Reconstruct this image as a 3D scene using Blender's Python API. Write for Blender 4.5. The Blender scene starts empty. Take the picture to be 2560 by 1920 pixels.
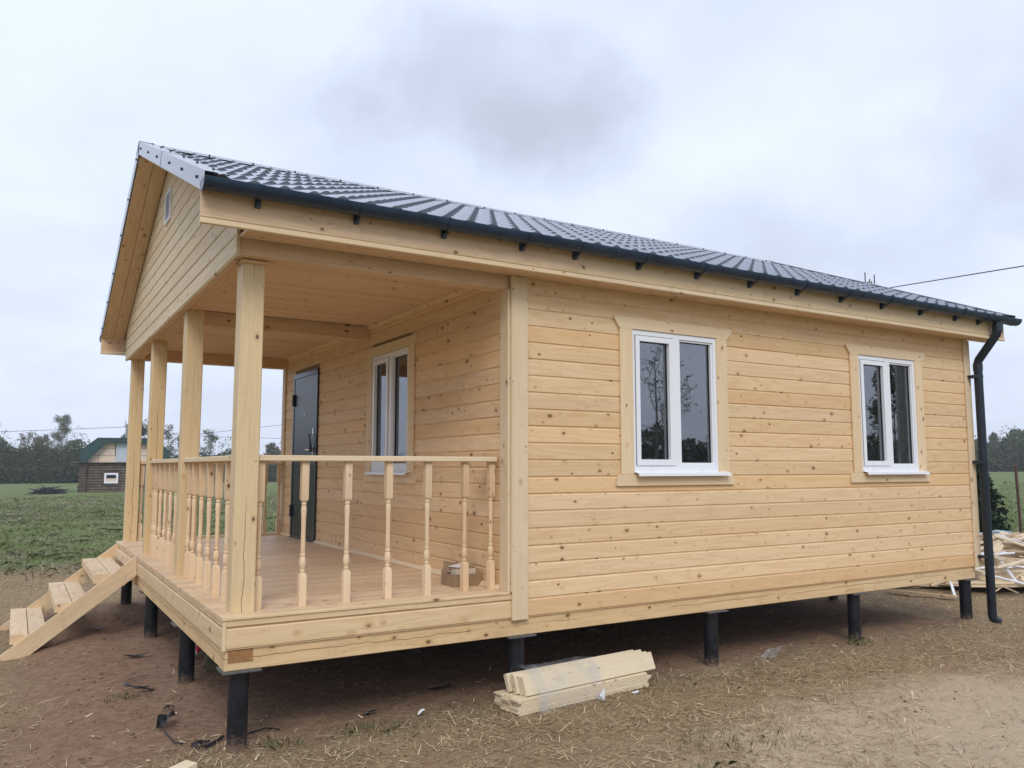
import bpy, math, random
import numpy as np
from mathutils import Vector, Matrix

rng = np.random.default_rng(7)
random.seed(7)
scene = bpy.context.scene
col = scene.collection

# ------------------------------------------------------------------ camera
cam_d = bpy.data.cameras.new('camera')
cam_d.sensor_width = 36.0
cam_d.lens = 36.0 * 2035.5 / 2560.0
cam_d.clip_start = 0.05
cam_d.clip_end = 3000.0
cam = bpy.data.objects.new('camera', cam_d)
cam.location = (-1.1376, -5.1955, 1.2213)
cam.rotation_euler = (math.pi / 2 + 0.1020, 0.0, -0.5459)
col.objects.link(cam)
scene.camera = cam

# ------------------------------------------------------------------ exposure
vs = scene.view_settings
vs.view_transform = 'Standard'
vs.look = 'None'
vs.exposure = 0.16
vs.gamma = 1.0
vs.use_curve_mapping = False
scene.render.engine = 'CYCLES'
scene.cycles.max_bounces = 8
scene.cycles.transparent_max_bounces = 12
scene.cycles.use_denoising = True

# ------------------------------------------------------------------ sky (overcast) and sun
SUN_EL = math.radians(42)
SUN_AZ_VEC = Vector((-0.45, -0.89, 0)).normalized()      # horizontal direction towards the sun


class NT:
    """small node-tree helper"""
    def __init__(self, tree):
        self.t = tree
        self.n = tree.nodes
        self.l = tree.links

    def node(self, kind, **kw):
        nd = self.n.new(kind)
        for k, v in kw.items():
            setattr(nd, k, v)
        return nd

    def set(self, sock, v):
        if hasattr(v, 'is_output') or isinstance(v, bpy.types.NodeSocket):
            self.l.new(v, sock)
        else:
            sock.default_value = v

    def math(self, op, a, b=0.0, c=None, clamp=False):
        nd = self.node('ShaderNodeMath', operation=op, use_clamp=clamp)
        self.set(nd.inputs[0], a)
        self.set(nd.inputs[1], b)
        if c is not None:
            self.set(nd.inputs[2], c)
        return nd.outputs[0]

    def vmath(self, op, a, b=(0, 0, 0), scale=None):
        nd = self.node('ShaderNodeVectorMath', operation=op)
        self.set(nd.inputs[0], a)
        if op == 'SCALE':
            self.set(nd.inputs['Scale'], scale)
        else:
            self.set(nd.inputs[1], b)
        return nd.outputs['Value'] if op in ('DOT_PRODUCT', 'LENGTH', 'DISTANCE') else nd.outputs['Vector']

    def noise(self, vec, scale=1.0, detail=2.0, rough=0.5, dist=0.0, dim='3D'):
        nd = self.node('ShaderNodeTexNoise', noise_dimensions=dim)
        if vec is not None:
            self.set(nd.inputs['Vector'], vec)
        nd.inputs['Scale'].default_value = scale
        nd.inputs['Detail'].default_value = detail
        nd.inputs['Roughness'].default_value = rough
        nd.inputs['Distortion'].default_value = dist
        return nd.outputs[0]

    def smooth(self, x, lo, hi, a=0.0, b=1.0):
        nd = self.node('ShaderNodeMapRange', interpolation_type='SMOOTHSTEP')
        self.set(nd.inputs['Value'], x)
        nd.inputs['From Min'].default_value = lo
        nd.inputs['From Max'].default_value = hi
        nd.inputs['To Min'].default_value = a
        nd.inputs['To Max'].default_value = b
        return nd.outputs[0]

    def mix(self, fac, a, b, blend='MIX'):
        nd = self.node('ShaderNodeMix', data_type='RGBA', blend_type=blend)
        self.set(nd.inputs[0], fac)
        for s, v in ((nd.inputs[6], a), (nd.inputs[7], b)):
            if isinstance(v, tuple):
                v = (v + (1.0,))[:4]
            self.set(s, v)
        return nd.outputs[2]

    def xyz(self, v):
        nd = self.node('ShaderNodeSeparateXYZ')
        self.set(nd.inputs[0], v)
        return nd.outputs

    def comb(self, x, y, z):
        nd = self.node('ShaderNodeCombineXYZ')
        for s, v in zip(nd.inputs, (x, y, z)):
            self.set(s, v)
        return nd.outputs[0]


world = bpy.data.worlds.new('World')
scene.world = world
world.use_nodes = True
W_ = NT(world.node_tree)
W_.n.clear()
sky = W_.node('ShaderNodeTexSky', sky_type='NISHITA', sun_disc=False)
sky.sun_elevation = SUN_EL
sky.sun_rotation = math.atan2(SUN_AZ_VEC.x, SUN_AZ_VEC.y)
sky.air_density = 1.2
sky.dust_density = 3.0
dirv = W_.node('ShaderNodeTexCoord').outputs['Generated']
dx, dy, dz = W_.xyz(dirv)
zc = W_.math('MAXIMUM', dz, 0.0)
den = W_.math('ADD', zc, 0.22)
flat = W_.comb(W_.math('DIVIDE', dx, den), W_.math('DIVIDE', dy, den), 0.0)
n_big = W_.noise(W_.vmath('ADD', flat, (3.1, 0.4, 0)), 0.9, 5.0, 0.48, 0.15)
n_mid = W_.noise(W_.vmath('ADD', flat, (7.3, 2.2, 0)), 2.6, 6.0, 0.5, 0.2)
n_fine = W_.noise(dirv, 6.0, 8.0, 0.55, 0.0)
dens = W_.math('ADD', W_.math('MULTIPLY', n_big, 0.65), W_.math('MULTIPLY', n_mid, 0.35))
grey = W_.smooth(dens, 0.40, 0.63)


def cloud_bank(centre, a_dir, ra, rb, edge, lo=0.0, hi=1.2):
    """a bank of darker cloud: an ellipse on the dome with a ragged edge"""
    c = Vector(centre).normalized()
    a = Vector(a_dir)
    a = (a - c * a.dot(c)).normalized()
    b = c.cross(a)
    pa = W_.math('DIVIDE', W_.vmath('DOT_PRODUCT', dirv, tuple(a)), ra)
    pb = W_.math('DIVIDE', W_.vmath('DOT_PRODUCT', dirv, tuple(b)), rb)
    front = W_.math('GREATER_THAN', W_.vmath('DOT_PRODUCT', dirv, tuple(c)), 0.5)
    r2 = W_.math('ADD', W_.math('MULTIPLY', pa, pa), W_.math('MULTIPLY', pb, pb))
    v = W_.math('ADD', W_.math('SUBTRACT', 1.0, r2), W_.math('MULTIPLY', W_.math('SUBTRACT', n_fine, 0.5), edge))
    return W_.math('MULTIPLY', W_.smooth(v, lo, hi), front)


RT = (0.854, -0.519, 0.0)
banks = [
    (cloud_bank((0.437, 0.787, 0.437), RT, 0.185, 0.095, 2.4, -0.1, 1.0), 0.50),
    (cloud_bank((0.52, 0.765, 0.385), RT, 0.17, 0.075, 2.6, -0.1, 1.3), 0.36),
    (cloud_bank((0.79, 0.53, 0.25), RT, 0.26, 0.09, 3.6, -0.4, 2.0), 0.42),
    (cloud_bank((0.86, 0.40, 0.31), RT, 0.12, 0.10, 3.4, -0.4, 1.8), 0.36),
    (cloud_bank((0.22, 0.90, 0.37), RT, 0.28, 0.14, 3.6, -0.5, 2.0), 0.20),
]
lum = W_.math('MULTIPLY', grey, 0.28)
for v, k in banks:
    lum = W_.math('ADD', lum, W_.math('MULTIPLY', v, k))
lum = W_.math('SUBTRACT', 1.0, W_.math('EXPONENT', W_.math('MULTIPLY', lum, -1.15)))
cloud = W_.mix(lum, (8.45, 9.4, 11.6), (4.1, 4.5, 5.3))
# thin veil of dimmer, bluer air low over the land
low = W_.smooth(zc, 0.0, 0.28, 0.30, 0.0)
cloud = W_.mix(low, cloud, (5.9, 6.5, 7.8))
skymix = W_.mix(0.90, sky.outputs[0], cloud)
bg = W_.node('ShaderNodeBackground')
W_.l.new(skymix, bg.inputs['Color'])
bg.inputs['Strength'].default_value = 0.1
wo = W_.node('ShaderNodeOutputWorld')
W_.l.new(bg.outputs[0], wo.inputs['Surface'])

sun_d = bpy.data.lights.new('sun', 'SUN')
sun_d.energy = 1.5
sun_d.angle = math.radians(26)
sun_d.color = (1.0, 0.975, 0.935)
sun = bpy.data.objects.new('sun', sun_d)
sdir = SUN_AZ_VEC * math.cos(SUN_EL) + Vector((0, 0, math.sin(SUN_EL)))
sun.rotation_euler = sdir.to_track_quat('Z', 'Y').to_euler()
sun.location = sdir * 40
col.objects.link(sun)


# ------------------------------------------------------------------ mesh helpers
def wm(o):
    m = o.matrix_basis.copy()
    while o.parent is not None:
        o = o.parent
        m = o.matrix_basis @ m
    return m


def link(name, me, parent=None, world_m=None):
    o = bpy.data.objects.new(name, me)
    col.objects.link(o)
    if parent is not None:
        o.parent = parent
    m = world_m if world_m is not None else Matrix.Identity(4)
    if parent is not None:
        m = wm(parent).inverted() @ m
    o.matrix_basis = m
    return o


def tag(o, label=None, cat=None, group=None, kind=None):
    if label:
        o['label'] = label
    if cat:
        o['category'] = cat
    if group:
        o['group'] = group
    if kind:
        o['kind'] = kind
    return o


def thing(name, label, cat, loc=(0, 0, 0), group=None):
    o = bpy.data.objects.new(name, None)
    o.empty_display_size = 0.2
    o.location = loc
    col.objects.link(o)
    return tag(o, label, cat, group)


def mesh(name, verts, faces, mat=None, smooth=False, sharp=None):
    me = bpy.data.meshes.new(name)
    me.from_pydata([tuple(v) for v in verts], [], faces)
    if mat:
        me.materials.append(mat)
    if smooth:
        me.shade_smooth()
        if sharp:
            me.set_sharp_from_angle(angle=math.radians(sharp))
    me.update()
    return me


def bulk(name, V, mat):
    """V: (N, k, 3) array of separate k-gons"""
    V = np.asarray(V, dtype=np.float32)
    N, k, _ = V.shape
    me = bpy.data.meshes.new(name)
    me.vertices.add(N * k)
    me.vertices.foreach_set('co', V.reshape(-1))
    me.loops.add(N * k)
    me.loops.foreach_set('vertex_index', np.arange(N * k, dtype=np.int32))
    me.polygons.add(N)
    me.polygons.foreach_set('loop_start', np.arange(0, N * k, k, dtype=np.int32))
    me.materials.append(mat)
    me.update(calc_edges=True)
    return me


_cache = {}


def chbox(L, Ty, Tz, mat, ch=0.003):
    """box along X with its four long edges chamfered; shared by size"""
    key = ('box', round(L, 4), round(Ty, 4), round(Tz, 4), mat.name, ch)
    if key in _cache:
        return _cache[key]
    a, b = Ty / 2, Tz / 2
    c = min(ch, a * 0.4, b * 0.4)
    prof = [(-a + c, -b), (a - c, -b), (a, -b + c), (a, b - c), (a - c, b), (-a + c, b), (-a, b - c), (-a, -b + c)]
    me = prism_mesh('board', prof, -L / 2, L / 2, mat)
    _cache[key] = me
    return me


def prism_mesh(name, prof, x0, x1, mat, smooth=False):
    """profile (y, z) extruded along X; x0 / x1 may be functions of z"""
    n = len(prof)
    f0 = x0 if callable(x0) else (lambda z: x0)
    f1 = x1 if callable(x1) else (lambda z: x1)
    vs_ = [(f0(z), y, z) for y, z in prof] + [(f1(z), y, z) for y, z in prof]
    fs = [(i, i + n, (i + 1) % n + n, (i + 1) % n) for i in range(n)]
    fs += [tuple(range(n)), tuple(range(2 * n - 1, n - 1, -1))]
    me = mesh(name, vs_, fs, mat, smooth)
    fix_normals(me)
    return me


def fix_normals(me):
    import bmesh
    bm = bmesh.new()
    bm.from_mesh(me)
    bmesh.ops.recalc_face_normals(bm, faces=bm.faces)
    bm.to_mesh(me)
    bm.free()


ROT = {'x': Matrix.Identity(4),
       'y': Matrix.Rotation(math.pi / 2, 4, 'Z'),
       'z': Matrix.Rotation(-math.pi / 2, 4, 'Y')}


def wbox(name, x0, x1, y0, y1, z0, z1, mat, parent=None, ax='x', ch=0.003):
    """axis-aligned piece of timber with its grain along ax"""
    dxx, dyy, dzz = x1 - x0, y1 - y0, z1 - z0
    if ax == 'x':
        me = chbox(dxx, dyy, dzz, mat, ch)
    elif ax == 'y':
        me = chbox(dyy, dxx, dzz, mat, ch)
    else:
        me = chbox(dzz, dyy, dxx, mat, ch)
    M = Matrix.Translation(((x0 + x1) / 2, (y0 + y1) / 2, (z0 + z1) / 2)) @ ROT[ax]
    return link(name, me, parent, M)


def plank(name, a, b, w, t, mat, parent=None, up=(0, 0, 1), ch=0.003):
    """timber from a to b (centre line); w across, t along 'up'"""
    a, b = Vector(a), Vector(b)
    X = (b - a).normalized()
    Z = Vector(up)
    Z = (Z - X * Z.dot(X)).normalized()
    Y = Z.cross(X)
    M = Matrix((X, Y, Z)).transposed().to_4x4()
    M.translation = (a + b) / 2
    return link(name, chbox((b - a).length, w, t, mat, ch), parent, M)


def ring_frame(d):
    d = Vector(d).normalized()
    u = d.orthogonal().normalized()
    return u, d.cross(u)


def tube_mesh(name, pts, rad, mat, seg=10, cap=True, smooth=True):
    pts = [Vector(p) for p in pts]
    n = len(pts)
    rr = rad if isinstance(rad, (list, tuple)) else [rad] * n
    vs_, fs = [], []
    u = None
    for i, p in enumerate(pts):
        d = (pts[min(i + 1, n - 1)] - pts[max(i - 1, 0)]).normalized()
        if u is None:
            u = d.orthogonal().normalized()
        u = (u - d * u.dot(d)).normalized()
        v = d.cross(u)
        for k in range(seg):
            t = 2 * math.pi * k / seg
            vs_.append(p + (u * math.cos(t) + v * math.sin(t)) * rr[i])
    for i in range(n - 1):
        for k in range(seg):
            k2 = (k + 1) % seg
            fs.append((i * seg + k, i * seg + k2, (i + 1) * seg + k2, (i + 1) * seg + k))
    if cap:
        fs.append(tuple(range(seg - 1, -1, -1)))
        fs.append(tuple((n - 1) * seg + k for k in range(seg)))
    return mesh(name, vs_, fs, mat, smooth, 40)


def poly_mesh(name, pts2, place, t0, t1, mat):
    """2-D outline extruded between offsets t0 and t1; place(u, v, t) -> xyz"""
    n = len(pts2)
    vs_ = [place(u, v, t0) for u, v in pts2] + [place(u, v, t1) for u, v in pts2]
    fs = [(i, (i + 1) % n, (i + 1) % n + n, i + n) for i in range(n)]
    fs += [tuple(range(n - 1, -1, -1)), tuple(range(n, 2 * n))]
    me = mesh(name, vs_, fs, mat)
    fix_normals(me)
    return me


def wall_mesh(name, u0, u1, v0, v1, holes, place, t0, t1, mat):
    """slab with rectangular holes"""
    us = sorted({u0, u1, *[h[0] for h in holes], *[h[1] for h in holes]})
    vv = sorted({v0, v1, *[h[2] for h in holes], *[h[3] for h in holes]})
    def solid(i, j):
        if i < 0 or j < 0 or i >= len(us) - 1 or j >= len(vv) - 1:
            return False
        cu, cv = (us[i] + us[i + 1]) / 2, (vv[j] + vv[j + 1]) / 2
        return not any(h[0] < cu < h[1] and h[2] < cv < h[3] for h in holes)
    idx, vs_, fs = {}, [], []
    def vtx(i, j, t):
        k = (i, j, t)
        if k not in idx:
            idx[k] = len(vs_)
            vs_.append(place(us[i], vv[j], t0 if t == 0 else t1))
        return idx[k]
    for i in range(len(us) - 1):
        for j in range(len(vv) - 1):
            if not solid(i, j):
                continue
            for t in (0, 1):
                fs.append((vtx(i, j, t), vtx(i + 1, j, t), vtx(i + 1, j + 1, t), vtx(i, j + 1, t)))
            for di, dj, e in ((-1, 0, ((i, j), (i, j + 1))), (1, 0, ((i + 1, j), (i + 1, j + 1))),
                              (0, -1, ((i, j), (i + 1, j))), (0, 1, ((i, j + 1), (i + 1, j + 1)))):
                if not solid(i + di, j + dj):
                    (a, b), (c, d) = e
                    fs.append((vtx(a, b, 0), vtx(c, d, 0), vtx(c, d, 1), vtx(a, b, 1)))
    me = mesh(name, vs_, fs, mat)
    fix_normals(me)
    return me


# ------------------------------------------------------------------ materials
def new_mat(name):
    m = bpy.data.materials.new(name)
    m.use_nodes = True
    t = NT(m.node_tree)
    p = t.n['Principled BSDF']
    return m, t, p


def plain(name, rgb, rough=0.5, metal=0.0, spec=0.5, var=0.0, scale=8.0, bump=0.0):
    m, t, p = new_mat(name)
    c = (rgb[0], rgb[1], rgb[2], 1)
    if var > 0:
        tc = t.node('ShaderNodeTexCoord').outputs['Object']
        n = t.noise(tc, scale, 5, 0.6)
        dark = tuple(v * (1 - var) for v in rgb)
        lite = tuple(min(1, v * (1 + var)) for v in rgb)
        t.l.new(t.mix(t.smooth(n, 0.3, 0.7), dark, lite), p.inputs['Base Color'])
        t.l.new(t.smooth(n, 0.2, 0.8, max(0.02, rough - 0.12), min(1, rough + 0.12)), p.inputs['Roughness'])
        if bump:
            b = t.node('ShaderNodeBump')
            b.inputs['Strength'].default_value = bump
            b.inputs['Distance'].default_value = 0.01
            t.l.new(n, b.inputs['Height'])
            t.l.new(b.outputs[0], p.inputs['Normal'])
    else:
        p.inputs['Base Color'].default_value = c
        p.inputs['Roughness'].default_value = rough
    p.inputs['Metallic'].default_value = metal
    p.inputs['Specular IOR Level'].default_value = spec
    return m


def wood(name, light, dark, knot=1.0, crack=0.0, var=0.16, heart=0.22, rough=0.62, ring=0.5, dirt=0.0):
    """planed softwood, grain along local X, different on every board"""
    m, t, p = new_mat(name)
    oc = t.node('ShaderNodeTexCoord').outputs['Object']
    rnd = t.node('ShaderNodeObjectInfo').outputs['Random']
    r2 = t.math('FRACT', t.math('MULTIPLY', rnd, 17.31))
    r3 = t.math('FRACT', t.math('MULTIPLY', rnd, 91.7))
    off = t.comb(t.math('MULTIPLY', rnd, 61.0), t.math('MULTIPLY', r2, 23.0), t.math('MULTIPLY', r3, 37.0))
    v = t.vmath('ADD', oc, off)
    # knots
    kv = t.vmath('MULTIPLY', v, (8.5, 12.5, 12.5))
    vor = t.node('ShaderNodeTexVoronoi', feature='F1')
    t.l.new(kv, vor.inputs['Vector'])
    vor.inputs['Scale'].default_value = 1.0
    kd = vor.outputs['Distance']
    kr = t.xyz(vor.outputs['Color'])
    ksize = t.math('ADD', 0.065, t.math('MULTIPLY', t.math('POWER', kr[0], 3.0), 0.17 * max(knot, 0.01)))
    keep = t.math('GREATER_THAN', kr[1], 0.12)
    kedge = t.noise(v, 60.0, 2, 0.5)
    kdn = t.math('ADD', kd, t.math('MULTIPLY', t.math('SUBTRACT', kedge, 0.5), 0.03))
    krel = t.math('DIVIDE', kdn, ksize)
    core = t.math('MULTIPLY', t.smooth(krel, 0.55, 1.0, 1.0, 0.0), keep)
    halo = t.math('MULTIPLY', t.smooth(krel, 0.9, 2.1, 1.0, 0.0), keep)
    # growth rings, bending round the knots
    sway = t.noise(t.vmath('MULTIPLY', v, (0.55, 5.5, 5.5)), 1.0, 2.5, 0.45)
    sway = t.math('ADD', sway, t.math('MULTIPLY', t.smooth(kd, 0.0, 0.42, 0.16, 0.0), keep))
    rg = t.math('SINE', t.math('MULTIPLY', sway, 62.0))
    rg = t.math('POWER', t.math('ADD', t.math('MULTIPLY', rg, 0.5), 0.5), 2.2)
    streak = t.noise(t.vmath('MULTIPLY', v, (2.2, 70.0, 70.0)), 1.0, 4, 0.6)
    blot = t.noise(t.vmath('MULTIPLY', v, (1.1, 4.0, 4.0)), 1.0, 3, 0.55)
    f = t.math('ADD', t.math('MULTIPLY', rg, ring * 0.95), t.math('MULTIPLY', t.math('SUBTRACT', streak, 0.42), 1.25))
    f = t.math('ADD', f, t.math('MULTIPLY', t.math('SUBTRACT', blot, 0.5), 0.55), clamp=True)
    c = t.mix(f, light, dark)
    # some boards are redder heartwood
    hw = t.smooth(r3, 1.0 - heart, 1.0 - heart * 0.3)
    band = t.smooth(t.noise(t.vmath('MULTIPLY', v, (0.4, 7.0, 7.0)), 1.0, 1.5, 0.4), 0.42, 0.62)
    red = (light[0] * 0.86, light[1] * 0.74, light[2] * 0.66)
    c = t.mix(t.math('MULTIPLY', t.math('ADD', t.math('MULTIPLY', hw, 0.30), t.math('MULTIPLY', band, 0.22)), 0.85), c, red)
    c = t.mix(t.math('MULTIPLY', halo, 0.42), c, (light[0] * 0.62, light[1] * 0.46, light[2] * 0.30))
    c = t.mix(t.math('MULTIPLY', core, 0.86), c, (0.105, 0.052, 0.026))
    if crack > 0:
        y, z = t.xyz(oc)[1], t.xyz(oc)[2]
        wob = t.noise(t.comb(t.math('MULTIPLY', t.xyz(v)[0], 2.6), off, 0.0), 1.0, 4, 0.65)
        wob = t.math('MULTIPLY', t.math('SUBTRACT', wob, 0.5), 0.07)
        d1 = t.math('ABSOLUTE', t.math('SUBTRACT', z, wob))
        d2 = t.math('ABSOLUTE', t.math('SUBTRACT', y, wob))
        on = t.smooth(t.noise(t.comb(t.math('MULTIPLY', t.xyz(v)[0], 1.2), off, 3.3), 1.0, 1, 0.5), 0.40, 0.52)
        wdt = t.math('ADD', t.math('MULTIPLY', on, 0.0019), 0.0001)
        ln = t.math('LESS_THAN', t.math('MINIMUM', d1, d2), wdt)
        c = t.mix(t.math('MULTIPLY', ln, crack), c, (0.07, 0.04, 0.02))
    if dirt > 0:
        g = t.noise(v, 6.0, 5, 0.65)
        c = t.mix(t.smooth(g, 0.5, 0.8, 0.0, dirt), c, (0.22, 0.19, 0.15))
    hs = t.node('ShaderNodeHueSaturation')
    t.l.new(c, hs.inputs['Color'])
    t.l.new(t.math('ADD', t.math('MULTIPLY', r2, var), 1.0 - var * 0.55), hs.inputs['Value'])
    t.l.new(t.math('ADD', t.math('MULTIPLY', r3, 0.12), 0.89), hs.inputs['Saturation'])
    t.l.new(hs.outputs[0], p.inputs['Base Color'])
    p.inputs['Roughness'].default_value = rough
    p.inputs['Specular IOR Level'].default_value = 0.3
    b = t.node('ShaderNodeBump')
    b.inputs['Strength'].default_value = 0.35
    b.inputs['Distance'].default_value = 0.002
    hgt = t.math('ADD', streak, t.math('MULTIPLY', core, -1.0))
    t.l.new(hgt, b.inputs['Height'])
    t.l.new(b.outputs[0], p.inputs['Normal'])
    return m


M_SIDING = wood('pine_siding', (0.744, 0.524, 0.286), (0.625, 0.405, 0.192), knot=0.9, var=0.13, heart=0.24)
M_PORCH = wood('pine_porch_siding', (0.765, 0.532, 0.294), (0.636, 0.405, 0.198), knot=1.1, var=0.14, heart=0.30)
M_GABLE = wood('pine_gable', (0.696, 0.535, 0.332), (0.594, 0.431, 0.249), knot=0.9, var=0.12, heart=0.1)
M_TRIM = wood('pine_trim', (0.744, 0.572, 0.354), (0.647, 0.474, 0.277), knot=0.8, var=0.08, heart=0.0, ring=0.25)
M_POST = wood('pine_post', (0.702, 0.514, 0.273), (0.583, 0.398, 0.186), knot=0.75, crack=0.9, var=0.10, heart=0.1, ring=0.3)
M_BEAM = wood('pine_beam', (0.675, 0.482, 0.256), (0.53, 0.354, 0.169), knot=1.0, crack=0.85, var=0.08, heart=0.1, dirt=0.25)
M_DECK = wood('pine_deck', (0.723, 0.524, 0.322), (0.594, 0.403, 0.232), knot=0.9, var=0.14, heart=0.25, dirt=0.3, rough=0.5)
M_CEIL = wood('pine_lining', (0.76, 0.533, 0.322), (0.636, 0.416, 0.232), knot=0.75, var=0.14, heart=0.2)
M_SKIRT = wood('pine_skirt', (0.717, 0.53, 0.311), (0.594, 0.409, 0.215), knot=1.25, var=0.06, heart=0.0)
M_STAIR = wood('pine_stairs', (0.728, 0.546, 0.332), (0.604, 0.425, 0.232), knot=0.9, var=0.10, heart=0.15, dirt=0.25)
M_BALUS = wood('pine_baluster', (0.738, 0.54, 0.327), (0.625, 0.425, 0.232), knot=0.6, var=0.14, heart=0.2, ring=0.35)
M_EAVE = wood('pine_eave', (0.728, 0.508, 0.305), (0.583, 0.376, 0.203), knot=1.0, var=0.10, heart=0.2)
M_SCRAP = wood('scrap_wood', (0.633, 0.503, 0.338), (0.488, 0.36, 0.215), knot=0.8, var=0.35, heart=0.3, dirt=0.35)
M_PACK = wood('bundle_wood', (0.717, 0.599, 0.403), (0.615, 0.491, 0.305), knot=0.45, var=0.12, heart=0.0, ring=0.2)
M_ENDGRAIN = plain('end_grain', (0.30, 0.150, 0.055), 0.8, var=0.25, scale=40)
M_INNER = plain('inner_boards', (0.30, 0.20, 0.11), 0.8, var=0.2)
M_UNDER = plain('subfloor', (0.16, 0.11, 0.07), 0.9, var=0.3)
M_UNDERSHADE = plain('black_underfloor_shade', (0.014, 0.013, 0.013), 0.8, var=0.3)  # near-black so the floor underside bounces no light; shade put into the colour
M_ROOF = plain('graphite_roof_metal', (0.155, 0.175, 0.215), 0.13, spec=1.0)
M_VERGE = plain('graphite_trim_metal', (0.16, 0.17, 0.19), 0.16, spec=0.9)
M_GUTTER = plain('dark_blue_gutter', (0.012, 0.030, 0.060), 0.34, spec=0.5, var=0.15, scale=6)
M_PIPE = plain('dark_blue_pipe', (0.008, 0.014, 0.025), 0.36, spec=0.5, var=0.15, scale=6)
M_CORNER = wood('pine_corner_board', (0.70, 0.555, 0.365), (0.62, 0.47, 0.29), knot=0.9, var=0.06, heart=0.0, ring=0.2, dirt=0.2)
M_PILE = plain('black_pile_paint', (0.0085, 0.010, 0.015), 0.36, spec=0.45, var=0.35, scale=14, bump=0.3)
def mud(m):
    t = NT(m.node_tree)
    p = t.n['Principled BSDF']
    old = p.inputs['Base Color'].links[0].from_socket
    oc = t.node('ShaderNodeTexCoord').outputs['Object']
    z_ = t.xyz(oc)[2]
    n = t.noise(oc, 26.0, 5, 0.7)
    k = t.math('ADD', t.math('MULTIPLY', t.math('ADD', z_, 0.36), -7.0), t.math('MULTIPLY', t.math('SUBTRACT', n, 0.5), 2.4))
    t.l.new(t.mix(t.smooth(k, 0.1, 0.9, 0.0, 0.8), old, (0.20, 0.135, 0.09)), p.inputs['Base Color'])


mud(M_PILE)
M_PLATE = plain('grey_plate', (0.12, 0.13, 0.14), 0.45, metal=0.5, var=0.3, scale=20)
M_PVC = plain('white_plastic', (0.78, 0.79, 0.82), 0.28, spec=0.5)
M_SEAL = plain('black_seal', (0.02, 0.022, 0.026), 0.6)
M_SCREW = plain('screw_head', (0.02, 0.022, 0.03), 0.5)
M_DOOR = plain('dark_door_metal', (0.010, 0.016, 0.022), 0.30, spec=0.4)
M_DOORFRAME = plain('dark_door_frame', (0.022, 0.033, 0.045), 0.30, spec=0.5)
M_CHROME = plain('satin_chrome', (0.62, 0.62, 0.62), 0.22, metal=1.0)
M_CARD = plain('cardboard', (0.29, 0.185, 0.105), 0.85, var=0.12, scale=10)
M_CARTON = plain('pale_carton', (0.60, 0.50, 0.38), 0.7, var=0.08, scale=14)
M_WHITE = plain('white_sheet', (0.74, 0.75, 0.78), 0.6, var=0.05)
M_BLACK = plain('black_membrane', (0.016, 0.016, 0.019), 0.42, var=0.35, scale=20)
M_RED = plain('red_plastic', (0.55, 0.035, 0.060), 0.4, var=0.2, scale=20)
M_OLIVE = plain('weathered_board', (0.20, 0.17, 0.10), 0.85, var=0.25, scale=12)
M_RUST = plain('rusty_steel', (0.085, 0.035, 0.028), 0.8, var=0.35, scale=12)
M_CABLE = plain('black_cable', (0.012, 0.012, 0.014), 0.6)
M_CONC = plain('pole_concrete', (0.27, 0.26, 0.25), 0.85, var=0.2, scale=6)
M_VENT = plain('grey_vent', (0.30, 0.31, 0.36), 0.5)


def glass_mat():
    m, t, p = new_mat('window_glass')
    t.n.remove(p)
    fr = t.node('ShaderNodeFresnel')
    fr.inputs['IOR'].default_value = 3.0
    tr = t.node('ShaderNodeBsdfTransparent')
    tr.inputs['Color'].default_value = (0.80, 0.86, 0.88, 1)
    gl = t.node('ShaderNodeBsdfGlossy')
    gl.inputs['Roughness'].default_value = 0.012
    gl.inputs['Color'].default_value = (0.93, 0.96, 1.0, 1)
    mx = t.node('ShaderNodeMixShader')
    t.l.new(fr.outputs[0], mx.inputs[0])
    t.l.new(tr.outputs[0], mx.inputs[1])
    t.l.new(gl.outputs[0], mx.inputs[2])
    t.l.new(mx.outputs[0], t.n['Material Output'].inputs['Surface'])
    return m


def film_mat(name, tint, op):
    m, t, p = new_mat(name)
    p.inputs['Base Color'].default_value = tint + (1,)
    p.inputs['Roughness'].default_value = 0.15
    tr = t.node('ShaderNodeBsdfTransparent')
    oc = t.node('ShaderNodeTexCoord').outputs['Object']
    n = t.noise(oc, 9.0, 3, 0.5)
    mx = t.node('ShaderNodeMixShader')
    t.l.new(t.smooth(n, 0.40, 0.72, op * 0.35, op), mx.inputs[0])
    t.l.new(tr.outputs[0], mx.inputs[1])
    t.l.new(p.outputs[0], mx.inputs[2])
    t.l.new(mx.outputs[0], t.n['Material Output'].inputs['Surface'])
    return m


M_GLASS = glass_mat()
M_FILM = film_mat('clear_wrap', (0.55, 0.57, 0.59), 0.26)
M_FILMB = film_mat('bluish_wrap', (0.42, 0.56, 0.60), 0.9)


def island_mat(name, stops, rough=0.7, trans=0.0, spec=0.2):
    """many small loose pieces, each with its own colour"""
    m, t, p = new_mat(name)
    rnd = t.node('ShaderNodeNewGeometry').outputs['Random Per Island']
    cr = t.node('ShaderNodeValToRGB')
    e = cr.color_ramp.elements
    while len(e) < len(stops):
        e.new(0.5)
    for el, (pos, c) in zip(e, stops):
        el.position = pos
        el.color = tuple(c) + (1,)
    t.l.new(rnd, cr.inputs[0])
    t.l.new(cr.outputs[0], p.inputs['Base Color'])
    p.inputs['Roughness'].default_value = rough
    p.inputs['Specular IOR Level'].default_value = spec
    if trans:
        tl = t.node('ShaderNodeBsdfTranslucent')
        t.l.new(cr.outputs[0], tl.inputs[0])
        mx = t.node('ShaderNodeMixShader')
        mx.inputs[0].default_value = trans
        t.l.new(p.outputs[0], mx.inputs[1])
        t.l.new(tl.outputs[0], mx.inputs[2])
        t.l.new(mx.outputs[0], t.n['Material Output'].inputs['Surface'])
    return m


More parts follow.
